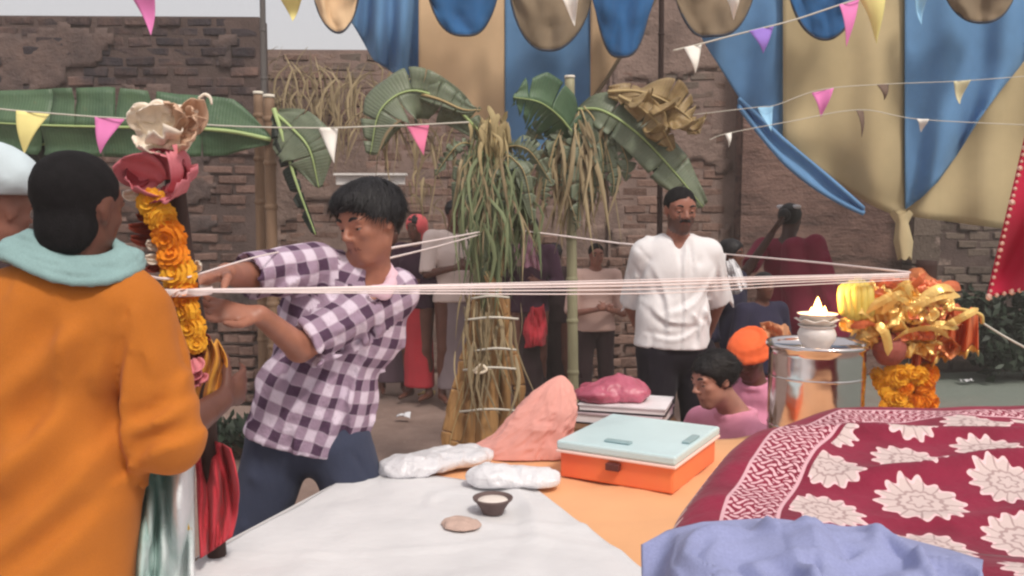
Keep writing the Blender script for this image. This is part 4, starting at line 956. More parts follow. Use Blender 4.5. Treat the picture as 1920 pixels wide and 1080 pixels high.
# orange box with aqua lid
BOX_O = mat('orange_box_plastic', srgb(238, 104, 74), .4, .15, 3, .15, 30, spec=.5, col2=srgb(242, 138, 82)); LID = mat('pale_aqua_plastic', srgb(198, 222, 226), .4, .08, 4, .15, 30, spec=.5); LIDR = mat('lid_rim_pink', srgb(246, 214, 206), .4, .05, 4, 0)
LATCH = mat('dark_latch', srgb(96, 52, 50), .4, .1, 8, 0)
bz = .094
f0 = PZ(1050, 893, TZ+.006); f1 = PZ(1290, 915, TZ+.006)
ax_ = V(math.cos(R(30)), -math.sin(R(30)), 0); dp_ = V(-ax_[1], ax_[0], 0); Lb = .335; Wb = .37
def boxpt(a, b, z): return f0+ax_*a*Lb+dp_*b*Wb+V(0, 0, z)
root = thing('storage_box', boxpt(.5, .5, 0), 'orange plastic box with a pale aqua lid on the table', 'box')
def bevbox(name, a0, a1, b0, b1, z0, z1, m, parent, bev=.006):
    v = [boxpt(a, b, z) for a in (a0, a1) for b in (b0, b1) for z in (z0, z1)]
    o = mk(name, v, [(0, 1, 3, 2), (4, 6, 7, 5), (0, 4, 5, 1), (2, 3, 7, 6), (0, 2, 6, 4), (1, 5, 7, 3)], m, parent, smooth=False)
    md = o.modifiers.new('bevel', 'BEVEL'); md.width = bev; md.segments = 2; return o
bevbox('tray', 0, 1, 0, 1, 0, bz-.015, BOX_O, root); bevbox('lid', -.02, 1.03, -.03, 1.03, bz-.013, bz+.012, LID, root)
bevbox('lid_rim', -.024, 1.034, -.034, 1.034, bz-.022, bz-.0135, LIDR, root, .003)
bevbox('latch', .44, .56, -.055, -.002, bz-.05, bz-.03, LATCH, root, .003); bevbox('handle', .35, .58, .1, .17, bz+.0125, bz+.019, mat('lid_handle', srgb(150, 176, 180), .4), root, .003)
bevbox('handle', .93, 1.0, .35, .6, bz+.0125, bz+.019, bpy.data.materials['lid_handle'], root, .003)
# folded plastic bags
def blob(name, label, cat, cells, m, res=.006, amp=.008, sc=(22, 22, 22), cut=None):
    S = SDF()
    for c, r, an in cells: S.ell(c, np.asarray(r), rotz(an), .03)
    if cut is not None: S.cut((0, 0, cut), (0, 0, -1))
    o = S.mk(name, [m], None, res, folds(amp, sc)); return tag(o, label, cat)
zt = TZ+.013
a, b, c = PZ(790, 884, zt), PZ(860, 868, zt), PZ(752, 890, zt)
blob('plastic_bag', 'larger flat folded white plastic bag at the far corner of the table', 'plastic bag', [(a+V(0, 0, .022), (.10, .07, .028), .3), (b+V(0, 0, .018), (.11, .075, .028), .3), (c+V(0, 0, .016), (.06, .06, .026), 0)], PL_W, amp=.010, sc=(26, 26, 40), cut=zt)
a, b = PZ(925, 908, zt), PZ(995, 908, zt)
blob('plastic_bag', 'smaller puffy white plastic bag beside the pink sack, nearest the clay bowl', 'plastic bag', [(a+V(0, 0, .02), (.075, .055, .036), 0), (b+V(0, 0, .016), (.085, .05, .03), -.1)], PL_W, amp=.009, sc=(24, 24, 30), cut=zt)
# pink cloth sack
zb = TZ+.006; q0 = PZ(930, 868, zb); q1 = PZ(1062, 858, zb); sc_ = (q0+q1)/2+V(0, .06, 0); apex = P(1052, 704, sc_[1]+.03); rx = abs(q1[0]-q0[0])/2+.012
def sackf(s, t):
    an = s*2*math.pi; ca_, sa_ = np.cos(an), np.sin(an); e = 1-t
    cx = sc_[0]+(apex[0]-sc_[0])*t**1.05; cy = sc_[1]+(apex[1]-sc_[1])*t; z = zb+(apex[2]-zb)*(t**.9)
    r = (.20+.80*e**.62)*np.sqrt(np.clip(1-t**7, 0, 1)); pl_ = 1+(.09*np.abs(np.sin(an*3.5+.8+1.5*t))-.05)*(.4+e)+.10*noise(np.stack([ca_*1.5, sa_*1.5, t*2.2], 1)+3, 1.2, 3)+.06*(1-2*np.abs(noise(np.stack([ca_*2+t*2, sa_*2, t*3], 1), 1.5)))+.045*(1-2*np.abs(noise(np.stack([ca_*2-t*2, sa_*2, t*3], 1)+7, 3.6)))+.05*np.maximum(0, 1-5*np.abs(noise(np.stack([ca_*2, sa_*2, t*1.2], 1)+2, 2.2)))
    x = cx+rx*r*pl_*ca_-.10*np.clip(-ca_, 0, 1)*e**5; y = cy+.075*r*pl_*sa_; z = z+.012*noise(np.stack([ca_*2, sa_*2, t*3], 1), 1.4)*t*e*3
    return np.stack([x, y, np.maximum(z, zb+.001)], 1)
v, q, st = grid(sackf, 140, 80); o = mk('cloth_sack', v, q, SACK, None, solid=.002); tag(o, 'peach pink cloth sack gathered to a peak, standing on the table beside the orange box', 'cloth sack')
# clay bowl
CLAY = mat('grey_clay', srgb(104, 88, 86), .8, .2, 30, .4); CURD = mat('white_curd', srgb(232, 222, 214), .5, .05, 40, .3)
p = PZ(924, 962, TZ+.012)
root = thing('clay_bowl', p, 'small grey clay bowl of white curd on the white sheet', 'bowl')
v, f = lathe([(.02, 0), (.026, .001), (.03, .012), (.042, .03), (.049, .036), (.05, .040), (.046, .041), (.041, .035), (.03, .028), (.001, .026)], 28, p); mk('bowl', v, f, CLAY, root)
v, f = lathe([(.039, .031), (.036, .0345), (.02, .0365), (.001, .037)], 24, p); mk('curd', v, f, CURD, root)
p = PZ(866, 986, TZ+.011); S = SDF(); S.ell(p, (.05, .045, .014), k=.01); S.ell(p+V(-.012, .004, .002), (.028, .026, .016), k=.02); S.cut(p, (0, 0, -1))
tag(S.mk('flour_mound', [mat('beige_flour', srgb(196, 170, 158), .95, .12, 60, .6, 300)], None, .0035, folds(.004, (40, 40, 40))), 'low beige mound of flour on the white sheet before the clay bowl', 'flour')
# books / tray on a stool behind
ws = thing('stool', (.5, 3.38, 0), 'low wooden stool holding the white books behind the sack', 'stool')
s1 = P(1165, 770, 3.35); zs = s1[2]-.03
for sx in (-.16, .16):
    for sy in (-.11, .11): MB().box((s1[0]+sx, s1[1]+sy, (zs-.03)/2), (.035, .035, zs-.03)).mk('leg', WOOD, ws, smooth=False)
MB().box((s1[0], s1[1], zs-.015), (.42, .32, .03)).mk('seat', WOOD, ws, smooth=False)
BKP = mat('paper_edges', srgb(236, 230, 232), .8, .05, 30, .1); BKC = mat('dark_book_cover', srgb(44, 36, 44), .5, .1)
def book(label, c, L, Wd, h, an, cm, top=None):
    r = thing('book', c, label, 'book'); M = rotz(an)
    MB().box(c+V(0, 0, h/2), (L-.012, Wd-.01, h-.010), M).mk('pages', BKP, r, smooth=False)
    MB().box(c+V(0, 0, .0025), (L, Wd, .005), M).mk('cover', cm, r, smooth=False); MB().box(c+V(0, 0, h-.0025), (L, Wd, .005), M).mk('cover', top or cm, r, smooth=False)
    MB().box(c+M@V(-L/2-.0015, 0, h/2), (.004, Wd, h), M).mk('spine', cm, r, smooth=False)
book('lower white edged book of the pair behind the aqua lid', s1+V(0, 0, -.029), .36, .27, .04, -.35, BKC, mat('pinkish_cover', srgb(190, 170, 176), .5))
book('upper white book lying on the pair behind the aqua lid', s1+V(.02, 0, .013), .33, .24, .028, -.3, BKC, mat('white_cover', srgb(226, 222, 226), .4))
p = P(1150, 748, s1[1]-.02); pz = s1[2]+.042
blob('folded_cloth', 'maroon and pink folded cloth parcel on the white books', 'folded cloth', [(V(p[0]-.05, s1[1], pz+.025), (.10, .09, .04), .2), (V(p[0]+.05, s1[1], pz+.03), (.09, .08, .04), -.3), (V(p[0]+.02, s1[1]+.02, pz+.06), (.07, .06, .03), .2)], mat('shiny_pink_cloth', srgb(138, 42, 66), .4, .25, 7, .5, 30, spec=.5, col2=srgb(206, 116, 140)), cut=pz, amp=.012)
# ------------------------------------------------------------------ maroon printed cloth over the heap at the right, lilac cloth on it
def sari_mat():
    m, t, b, co, pos = base('maroon_flower_print', .8, 0, .2)
    u1 = t.nodes.new('ShaderNodeUVMap'); u1.uv_map = 'UVMap'; u2 = t.nodes.new('ShaderNodeUVMap'); u2.uv_map = 'Edge'
    s1 = t.nodes.new('ShaderNodeSeparateXYZ'); t.links.new(u1.outputs[0], s1.inputs[0]); s2 = t.nodes.new('ShaderNodeSeparateXYZ'); t.links.new(u2.outputs[0], s2.inputs[0])
    wob = nz(t, co, 40, 2); wb2 = nz(t, co, 7, 2)
    u, v, e, al = X(t, s1.outputs[0])+(wob-.5)*.007+(wb2-.5)*.03, X(t, s1.outputs[1])+(wob-.5)*.007-(wb2-.5)*.025, X(t, s2.outputs[0]), X(t, s2.outputs[1])
    PU, PV, RR = .124, .100, .0445
    row = (v/PV).op('FLOOR'); a = u/PU+(row*.5).fr()+.0
    x = (a.fr()-.5)*PU; y = ((v/PV).fr()-.5)*PV
    r = (x*x+y*y).op('SQRT'); th = y.op('ARCTAN2', x)
    pet = (th*14).op('SINE')
    rr = RR*1.0
    mask = r.lt(pet*.0042+RR)
    rim = r.gt(pet*.0042+RR-.0045)*mask
    lines = ((th*7).op('SINE').op('ABSOLUTE').lt(.2))*r.gt(.026)*r.lt(.047)
    ring = (r-.0235+pet*.0015).op('ABSOLUTE').lt(.0022); cen = (r-.0115+(th*6).op('SINE')*.0025).op('ABSOLUTE').lt(.0018)
    dark = (lines+ring+cen).cl()*mask
    inner = e.gt(.135)
    cream = srgb(206, 186, 182); rimc = srgb(232, 196, 198)
    n = nz(t, co, 12, 4); mcol = colmix(t, ((n-.5)*2+.5).cl(), srgb(112, 26, 48), srgb(146, 38, 66))
    col = colmix(t, mask*inner, mcol, cream); col = colmix(t, rim*inner, col, rimc); col = colmix(t, dark*inner*.55, col, srgb(132, 98, 98))
    # border band of small paisley squiggles, and a beaded hem
    q = ((al*230+(e*260).op('SINE')*1.7).op('SINE'))*((e*250+(al*230).op('SINE')*1.3).op('SINE'))
    band = e.gt(.066)*e.lt(.125); bd = q.op('ABSOLUTE').gt(.42)
    col = colmix(t, band*bd, col, srgb(222, 178, 184)); bl_ = ((e-.064).op('ABSOLUTE').lt(.0022)+(e-.127).op('ABSOLUTE').lt(.0022)).cl(); col = colmix(t, bl_, col, srgb(214, 168, 176))
    hem = e.lt(.018)*((al*260).op('SINE')+(e*250).op('SINE')*.8).gt(.15); col = colmix(t, hem, col, srgb(226, 190, 186))
    t.links.new(col, b.inputs['Base Color']); bump(t, b, nz(t, co, 26, 4)+nz(t, co, 330, 1)*.06, .35, .012); b.inputs['Sheen Weight'].default_value = .1
    return m
SARI = sari_mat()
bd = [PZ(1236, 1085, 1.10), PZ(1256, 1000, 1.12), PZ(1300, 915, 1.145), PZ(1360, 846, 1.16), PZ(1432, 798, 1.175), PZ(1545, 757, 1.19), PZ(1680, 752, 1.19), PZ(1930, 748, 1.19)]
Cc = V(1.05, .92)
bp = [b_[:2] for b_ in bd]+[V(1.75, 1.35), V(1.95, .9), V(1.6, .45), V(.9, .36), V(.35, .44), V(.16, .58)]
bp.append(bp[0]); bp = bez([V(p[0], p[1], 0) for p in bp], 220)[:, :2]
bl_ = np.r_[0, np.cumsum(np.linalg.norm(np.diff(bp, axis=0), axis=1))]
def heap(s, t):
    k = s*219; i = np.minimum(k.astype(int), 218); f = (k-i)[:, None]; B = bp[i]*(1-f)+bp[i+1]*f; al = bl_[i]+(bl_[i+1]-bl_[i])*f[:, 0]
    rad = np.linalg.norm(B-Cc, axis=1); tt = np.clip(t/.72, 0, 1); p = Cc+(B-Cc)*(1-(1-tt[:, None])**1.0); over = np.clip((t-.72)/.28, 0, 1)
    d = (1-tt)*rad                              # distance in from the rim
    lift = np.interp(p[:, 1], [.4, .85, 1.25, 1.6], [1.12, 1.135, 1.178, 1.196])
    rnd = .05; z = lift-np.where(d < rnd, rnd-np.sqrt(np.maximum(0, rnd**2-(rnd-d)**2)), 0)*1.0
    q = np.concatenate([p, 0*al[:, None]], 1); z += .016*noise(q, 4, 3)*np.clip(d/.1, 0, 1)+.007*(1-2*np.abs(noise(q*V(1, 2.4, 1)+4, 5)))*np.clip(d/.06, 0, 1)
    # soft folds running across the top
    for y0, sl, h in ((1.13, .10, .020), (1.25, .04, .016), (1.02, -.06, .007)):
        w = (p[:, 1]-y0-sl*(p[:, 0]-.6)-.02*noise(q, 4)); z += h*np.exp(-(w/.016)**2)*np.clip((p[:, 0]-.38)/.12, 0, 1)
    n_ = (B-Cc)/rad[:, None]; out = over*.03+.02*np.sin(al*21)*over+.012*np.sin(al*53)*over
    p = p+n_*out[:, None]; z = z-over*1.05
    heap.e = np.where(over > 0, 0, 0)+d+.0; heap.al = al; heap.q = p; heap.over = over
    return np.concatenate([p, z[:, None]], 1)
v, q, st = grid(heap, 260, 120)
ca, sa_ = math.cos(.22), math.sin(.22); pl = heap.q+0
uvp_ = np.stack([pl[:, 0]*ca+pl[:, 1]*sa_+.032, -pl[:, 0]*sa_+pl[:, 1]*ca+.03], 1)
ed = heap.e.copy(); ed[heap.over > 0] = .03
o = mk('draped_cloth', v, q, SARI, None, uv=uvp_, uv2=np.stack([ed, heap.al], 1), solid=.003)
tag(o, 'maroon cloth printed with cream flowers draped over a heap in the right foreground', 'draped cloth')
def lil(s, t):
    top = [(1215, 1005), (1260, 985), (1330, 968), (1430, 964), (1560, 976), (1680, 994), (1770, 1016), (1832, 1034)]; tp_ = np.array(top, float)
    u = 1216+s*616; vt = np.interp(u, tp_[:, 0], tp_[:, 1]); back = np.array([PZ(a, b, 1.172) for a, b in zip(u, vt)]); fr = back*V(.48, .50, 1)+V(.0, .03, 0)*0
    p = back*(1-t[:, None])+fr*t[:, None]; q = np.stack([p[:, 0], p[:, 1], 0*s], 1)
    h = 1.164+.016*np.sin(np.clip(t*3.2, 0, 1)*math.pi/2)*np.clip(np.minimum(s, 1-s)*7, 0.1, 1)
    w_ = noise(q+V(.3, .2, 0), 8, 2); h += (.016*np.maximum(0, 1-4.5*np.abs(noise(q*V(1, 1.5, 1), 6, 1)))+.014*np.maximum(0, 1-3*np.abs(noise(q*V(1.6, 1, 1)+8, 11, 1)))+.010*np.maximum(0, 1-2.6*np.abs(noise(q+3, 21, 1))))*np.clip(t*5, 0, 1)+.014*noise(q, 3)*np.clip(t*4, 0, 1)+.0*w_
    h -= np.clip(.10-s, 0, 1)*1.6*np.clip(t*3, .0, 1)
    p[:, 2] = h; p[:, 0] += .010*noise(q, 14); p[:, 1] += .008*noise(q+5, 14); return p
v, q, st = grid(lil, 150, 90); o = mk('crumpled_cloth', v, q, LILAC, None, solid=.004); tag(o, 'crumpled lilac cloth lying on the maroon flowered cloth at the bottom edge', 'cloth')
# ------------------------------------------------------------------ steel drum with lamp
def steel():
    m, t, b, co, pos = base('polished_steel', .16, 1, .5)
    n = nz(t, co, 3, 3); s = nz(t, co, 30, 3, .6, (.2, .2, 4)); b.inputs['Base Color'].default_value = (.72, .68, .68, 1)
    r = n*.12+s*.12+.04; t.links.new(r.k, b.inputs['Roughness']); bump(t, b, nz(t, co, 7, 2), .25, .02); return m
STEEL = steel(); DP = 2.85
pc = P(1532, 645, DP); rad = 88/FPX*DP; zt_ = pc[2]
root = thing('steel_drum', (pc[0], pc[1], zt_-.36), 'polished steel drum under the burning lamp, behind the maroon cloth', 'drum')
pr = [(.001, -.36), (rad*.94, -.36), (rad*.98, -.35), (rad, -.33), (rad, -.03), (rad*1.0, -.014), (rad*1.05, -.008), (rad*1.07, 0), (rad*1.05, .008), (rad*1.0, .006), (rad*.97, -.004), (rad*.95, -.012), (.001, -.012)]
v, f = lathe(pr, 56, (pc[0], pc[1], zt_)); mk('drum', v, f, STEEL, root)
for z_ in (-.10, -.26): v, f = lathe([(rad*1.001, z_-.004), (rad*1.012, z_), (rad*1.001, z_+.004)], 56, (pc[0], pc[1], zt_)); mk('ridge', v, f[:-2], STEEL, root)
v, f = lathe([(rad*1.2, 0), (rad*1.2, zt_-.366), (rad*.2, zt_-.364)], 24, (pc[0], pc[1], 0)); o = mk('pedestal', v, f, [MAROON], None); tag(o, 'cloth wrapped round pedestal under the polished steel drum', 'pedestal')
LAMPW = mat('white_metal_pot', (.72, .68, .66), .35, .08, 12, .2, 60, spec=.5); LAMPL = mat('white_leaf_bowl', (.8, .74, .68), .6, .06, 12, .2, 40)
bc = V(pc[0]-.012, pc[1]-.03, zt_-.011)
root = thing('oil_lamp', bc, 'white pot with a scalloped bowl and burning flame on the steel drum', 'oil lamp')
v, f = lathe([(.001, 0), (.034, 0), (.04, .006), (.056, .03), (.06, .048), (.054, .064), (.05, .068), (.056, .074), (.06, .078), (.05, .076), (.001, .07)], 32, bc); mk('pot', v, f, LAMPW, root)
n = 40; vs = []; prof = [(.02, .07), (.04, .074), (.062, .092), (.066, .094), (.06, .097), (.04, .083), (.01, .08)]
for r_, z_ in prof:
    for k in range(n): a = 2*math.pi*k/n; w_ = 1+.09*(r_/.06)*math.sin(7*a); vs.append([bc[0]+r_*w_*math.cos(a), bc[1]+r_*w_*math.sin(a), bc[2]+z_+.004*math.sin(7*a)*(r_/.06)])
fs = [(i*n+k, i*n+(k+1) % n, (i+1)*n+(k+1) % n, (i+1)*n+k) for i in range(len(prof)-1) for k in range(n)]+[tuple((len(prof)-1)*n+k for k in range(n))]; mk('leaf_bowl', vs, fs, LAMPL, root)
v, f = lathe([(.001, .083), (.03, .084), (.045, .10), (.062, .112), (.064, .115), (.055, .113), (.03, .106), (.001, .104)], 28, bc); mk('lamp_dish', v, f, LAMPL, root)
FL = bpy.data.materials.new('flame'); FL.use_nodes = True; t = FL.node_tree; t.nodes.clear(); em = t.nodes.new('ShaderNodeEmission'); em.inputs[0].default_value = (1, .50, .16, 1); em.inputs[1].default_value = 13; ou = t.nodes.new('ShaderNodeOutputMaterial'); t.links.new(em.outputs[0], ou.inputs[0])
for dx, dy, h_, r_ in ((0, 0, .062, .016), (-.022, -.01, .03, .009), (.024, .004, .032, .009), (.008, -.02, .026, .008)):
    v, f = lathe([(.001, 0), (r_*.7, h_*.1), (r_, h_*.3), (r_*.7, h_*.6), (r_*.25, h_*.88), (.0005, h_)], 10, bc+V(dx, dy, .106)); mk('flame', v, f, FL, root)
ld = bpy.data.lights.new('lamp_flame_light', 'POINT'); lo_ = bpy.data.objects.new('lamp_flame_light', ld); COL.objects.link(lo_); lo_.location = tuple(bc+V(0, -.02, .19)); ld.energy = 2.2; ld.color = (1, .58, .25); ld.shadow_soft_size = .03
# ------------------------------------------------------------------ decorated post at right
GOLD = mat('gold_foil', srgb(234, 178, 84), .28, .25, 20, .5, 60, metal=.45, spec=.7, col2=srgb(250, 218, 138)); FOILO = mat('orange_foil_cloth', srgb(206, 96, 56), .42, .25, 8, .5, 50, metal=.2, spec=.5, col2=srgb(236, 138, 92))
FOILR = mat('coppery_foil', srgb(176, 88, 52), .35, .3, 14, .5, 60, metal=.4, spec=.5, col2=srgb(222, 140, 84)); YEL = mat('banana_yellow', srgb(226, 196, 84), .5, .15, 20, .15, 40, col2=srgb(206, 190, 110))
MG_O = mat('orange_marigold', srgb(226, 116, 20), .7, .25, 34, .5, 200, col2=srgb(252, 168, 44)); MG_Y = mat('yellow_marigold', srgb(236, 154, 24), .7, .2, 34, .5, 200, col2=srgb(252, 204, 70))
DR = 3.0; pb = P(1700, 640, DR)
root = thing('decorated_post', foot(pb), 'wooden post at right bundled in gold foil ribbons and orange veil', 'decorated post')
v, f = tube(bez([P(1738, 488, DR+.04), P(1730, 620, DR+.04), V(P(1722, 700, DR)[0], DR+.04, 0)], 20), .035, 10); mk('post', v, f, DARKW, root)
S = SDF(); 
for u, v_, r_ in ((1722, 520, .032), (1700, 545, .04), (1745, 545, .04), (1690, 600, .07), (1740, 590, .08), (1650, 600, .045), (1700, 640, .06)): S.ell(P(u, v_, DR), (r_*1.2, r_, r_), k=.03)
S.mk('red_wrap', [FOILR], root, .007, folds(.012, (26, 26, 18)))
rib = random.Random(5)
def ribbon(a, b, up, w_, m, name='foil_ribbon'):
    mid = (a+b)/2+up; c = bez([a, a*.6+mid*.4+up*.25, mid, b*.6+mid*.4+up*.2, b], 12); t_ = np.gradient(c, axis=0); sv = np.cross(t_, V(rib.gauss(0, .4), -1, rib.gauss(0, .4))); sv /= np.linalg.norm(sv, axis=1)[:, None]
    k = np.interp(np.linspace(0, 1, 12), [0, .2, .5, .8, 1], [.3, 1, 1, .9, .15])[:, None]*w_; no = np.cross(sv, t_); no /= np.linalg.norm(no, axis=1)[:, None]
    v = np.concatenate([c-sv*k, c+no*k*.12, c+sv*k]); mk(name, v, [(j, j+1, j+13, j+12) for j in range(11)]+[(j+12, j+13, j+25, j+24) for j in range(11)], m, root, smooth=False, solid=.0012)
def foil(c, nrm_, L, Wd, m, seed):
    """crumpled sheet of foil"""
    A2 = rot_to(nrm_, (rib.gauss(0, .5), 0, 1))
    def fn(s_, t_):
        x = (s_-.5)*2*L; y = (t_-.5)*2*Wd*(.6+.4*np.sin(np.pi*np.clip(s_*.9+.05, 0, 1))); q_ = np.stack([x*24+seed, y*24, 0*x], 1)
        d = .03*(1-2*np.abs(noise(q_, 1.1, 2)))+.014*noise(q_+9, 2.4)-(x*x/L+y*y/Wd)*.25
        return c+x[:, None]*A2[:, 0]+y[:, None]*A2[:, 2]+d[:, None]*A2[:, 1]
    v, q, st = grid(fn, 18, 14); mk('foil_sheet', v, q, m, root, smooth=False, solid=.001)
for i in range(52):
    an = rib.uniform(0, 2*math.pi); rr = math.sqrt(rib.uniform(.02, 1))
    u = 1702+math.cos(an)*100*rr; v_ = 592+math.sin(an)*66*rr; D = DR-.10-.10*(1-rr)+rib.uniform(-.03, .02)
    foil(P(u, v_, D), V(math.cos(an)*.7*rr+rib.gauss(0, .35), -1, -math.sin(an)*.7*rr+.35+rib.gauss(0, .3)), rib.uniform(.03, .075), rib.uniform(.018, .04), rib.choice([GOLD, FOILO, GOLD, FOILR, GOLD, FOILO]), i*3.7)
for i in range(14):
    an = rib.uniform(0, 2*math.pi); rr = rib.uniform(.3, 1); u = 1706+math.cos(an)*100*rr; v_ = 586+math.sin(an)*64*rr; D = DR-.15-.06*(1-rr)+rib.uniform(-.02, .02)
    L = rib.uniform(20, 50); da = rib.uniform(-.5, .5)-.3
    ribbon(P(u-L*math.cos(da), v_-L*math.sin(da), D), P(u+L*math.cos(da), v_+L*math.sin(da), D+rib.uniform(-.03, .03)), V(0, -.03, rib.uniform(.01, .05)), rib.uniform(.008, .018), rib.choice([GOLD, GOLD, FOILO]))
for a in [((1588, 588), (1640, 604)), ((1700, 585), (1800, 556)), ((1720, 570), (1790, 545)), ((1640, 610), (1668, 672))]:
    ribbon(P(*a[0], DR-.19), P(*a[1], DR-.18), V(0, -.02, .03), .016, GOLD)
def veil(s, t):
    uu = 1716+s*118-8*(t*(1-s)); v_ = 588-14*np.sin(s*3)+t*(112-46*s)+6*np.sin(s*26); d = DR-.10+.03*np.sin(s*27+t*1.5)+.02*np.sin(s*11); return np.array([P(a, b, c) for a, b, c in zip(uu, v_, d)])
v, q, st = grid(veil, 60, 14); mk('pleated_veil', v, q, FOILO, root, solid=.002)
v, q, st = grid(lambda s, t: veil(s, 1+.0*t)+np.stack([0*s, -.004+0*s, -t*.02+.006*np.sin(s*60)*t], 1), 60, 4); mk('gold_fringe', v, q, GOLD, root, solid=.0015)
p0 = bez([P(1700, 596, DR-.11), P(1770, 578, DR-.14), P(1834, 588, DR-.13), P(1842, 606, DR-.12)], 16); v, f = tube(p0, .007, 6); mk('veil_edge', v, f, GOLD, root)
# copper coloured pot knob at the middle of the bundle
S = SDF(); S.ell(P(1667, 655, DR-.14), (.052, .05, .055)); S.ell(P(1672, 628, DR-.14), (.025, .025, .02), k=.02); S.mk('coconut', [mat('coconut_brown', srgb(150, 82, 72), .6, .25, 18, .5, 60)], root, .006, folds(.004, (30, 30, 30)))
def flower_mesh(name, m, r=1.):
    vs, fs = [], []; g_ = random.Random(3)
    vv, ff = lathe([(.01, -.55), (.6, -.5), (.82, -.1), (.6, .35), (.01, .5)], 10); vs += vv.tolist(); fs += [tuple(q) for q in ff]
    for ring, (rr, z, n, L, tl) in enumerate(((.78, -.25, 12, .36, -.25), (.76, .0, 12, .34, .1), (.62, .22, 11, .34, .4), (.42, .38, 9, .3, .75), (.18, .45, 6, .25, 1.1))):
        for k in range(n):
            a = 2*math.pi*(k+.5*ring)/n+g_.uniform(-.1, .1); ca, sa = math.cos(a), math.sin(a); w_ = .2*g_.uniform(.8, 1.2); t_ = tl+g_.uniform(-.25, .25)
            b0 = len(vs); o = V(ca*rr*.75, sa*rr*.75, z); e = V(ca, sa, 0)*math.cos(t_)*L+V(0, 0, 1)*math.sin(t_)*L; s = V(-sa, ca, 0)*w_
            vs += [o-s*.6, o+s*.6, o+e*.8+s, o+e*1.1+V(0, 0, .05), o+e*.8-s]; fs.append((b0, b0+1, b0+2, b0+3, b0+4))
    me = bpy.data.meshes.new(name); me.from_pydata([list(np.array(v_)*r) for v_ in vs], [], fs); me.materials.append(m); return me
FM_O = flower_mesh('marigold', MG_O); FM_Y = flower_mesh('marigold', MG_Y)
def flower(parent, p, r, me, toward=V(0, -1, .2)):
    o = link_mesh('marigold', me, parent); o.location = tuple(p-ORG[parent.name]); d = nrm(toward+rng.normal(0, .45, 3)); o.rotation_euler = Vector(d).to_track_quat('Z', 'Y').to_euler(); o.scale = (r, r, r*rng.uniform(.8, 1)); return o
g = thing('marigold_garland', P(1695, 725, DR), 'thick orange marigold garland around the foot of the gold foil post', 'garland')
for i in range(70):
    u = 1644+rng.uniform(0, 104); v_ = 688+rng.uniform(0, 170); x = (u-1696)/54; flower(g, P(u, v_, DR-.08-.05*math.sqrt(max(0, 1-x*x))), .033*rng.uniform(.85, 1.15), FM_O if u > 1690 and rng.random() < .8 else FM_Y)
g = thing('banana_bunch', P(1606, 590, DR-.12), 'bunch of yellow bananas tucked into the left of the gold foil post', 'bananas')
for i, (u, L) in enumerate(((1582, 50), (1594, 56), (1606, 58), (1618, 58), (1630, 52))):
    c = bez([P(1608+(u-1606)*.5, 528, DR-.14), P(u-2, 545, DR-.20+.01*abs(i-2)), P(u, 532+L, DR-.19), P(u+4, 540+L, DR-.16)], 14); v, f = tube(c, np.interp(np.linspace(0, 1, 14), [0, .12, .3, .7, .92, 1], [.006, .009, .017, .017, .010, .004]), 7); mk('banana', v, f, YEL, g)
v, f = tube(bez([P(1608, 518, DR-.12), P(1610, 530, DR-.14)], 4), .012, 7); mk('stalk', v, f, mat('green_stalk', srgb(150, 150, 90), .6), g)
# ------------------------------------------------------------------ decorated post at left
DL = 1.85
root = thing('decorated_post', V(P(430, 900, DL)[0], DL, 0), 'wooden post at left topped with a cream cloth bag and pink paper petals', 'decorated post')
v, f = tube(bez([P(318, 262, DL), P(345, 480, DL+.01), P(385, 760, DL+.01), V(P(430, 900, DL)[0], DL, 0)], 30), .02, 10); mk('post', v, f, DARKW, root)
S = SDF()
for u, v_, a, b in ((300, 240, .045, .048), (330, 240, .045, .045), (285, 225, .03, .025), (345, 215, .028, .02), (312, 280, .034, .03)): S.ell(P(u, v_, DL-.01), (a, .04, b), k=.02)
S.mk('cloth_bag', [CREAM], root, .004, creases(40, .016, (.015, .05), (.008, .018), 1.2, .006, 4))
CRM = mat('cream_paper', srgb(236, 224, 208), .7, .08, 20, .2, 50); TANP = mat('tan_paper', srgb(206, 172, 146), .7, .12, 20, .2, 50)
def petal(parent, c, d, up, L, Wd, curl, m, name='petal', cup=.3, crum=.35):
    d = nrm(d); up = nrm(up-d*np.dot(up, d)); s_ = np.cross(d, up)
    def fn(s, t):
        a = (s-.5)*2; w_ = Wd*np.sin(np.pi*np.clip(.12+.80*t, 0, 1))**.7; an = curl*t*t
        rad_ = L*t; return c+d*(rad_*np.cos(an*.6))[:, None]+up*(rad_*np.sin(an)+cup*Wd*a*a*(.3+t)+.004*np.sin(a*7+t*5)+.30*Wd*crum*noise(np.stack([a*1.6+c[0]*40, t*2.4, 0*t+c[2]*30], 1), 1.2, 2))[:, None]+s_*(a*w_)[:, None]
    v, q, st = grid(fn, 11, 11); return mk(name, v, q, m, parent, solid=.0018)
g = bpy.data.objects.get('banana_leaf.003')
for u, v_, d, L, Wd in ((1180, 190, (.6, -.4, -.3), .14, .06), (1225, 200, (.7, -.5, -.5), .15, .07), (1262, 225, (.5, -.5, -.7), .15, .06), (1285, 240, (.8, -.3, -.2), .11, .05), (1215, 240, (.3, -.6, -.6), .12, .05)): petal(g, P(u, v_, 4.62), V(*d), V(.2, -.8, .6), L, Wd, .8, LEAF_D, 'dry_blade', crum=1.3)
petal(root, P(338, 258, DL-.04), V(.35, -.1, 1), V(1, -.6, 0), .06, .030, .7, TANP, 'paper_flap', crum=.9); petal(root, P(358, 250, DL-.03), V(.1, 0, 1), V(.6, -1, 0), .07, .03, .5, TANP, 'paper_flap')
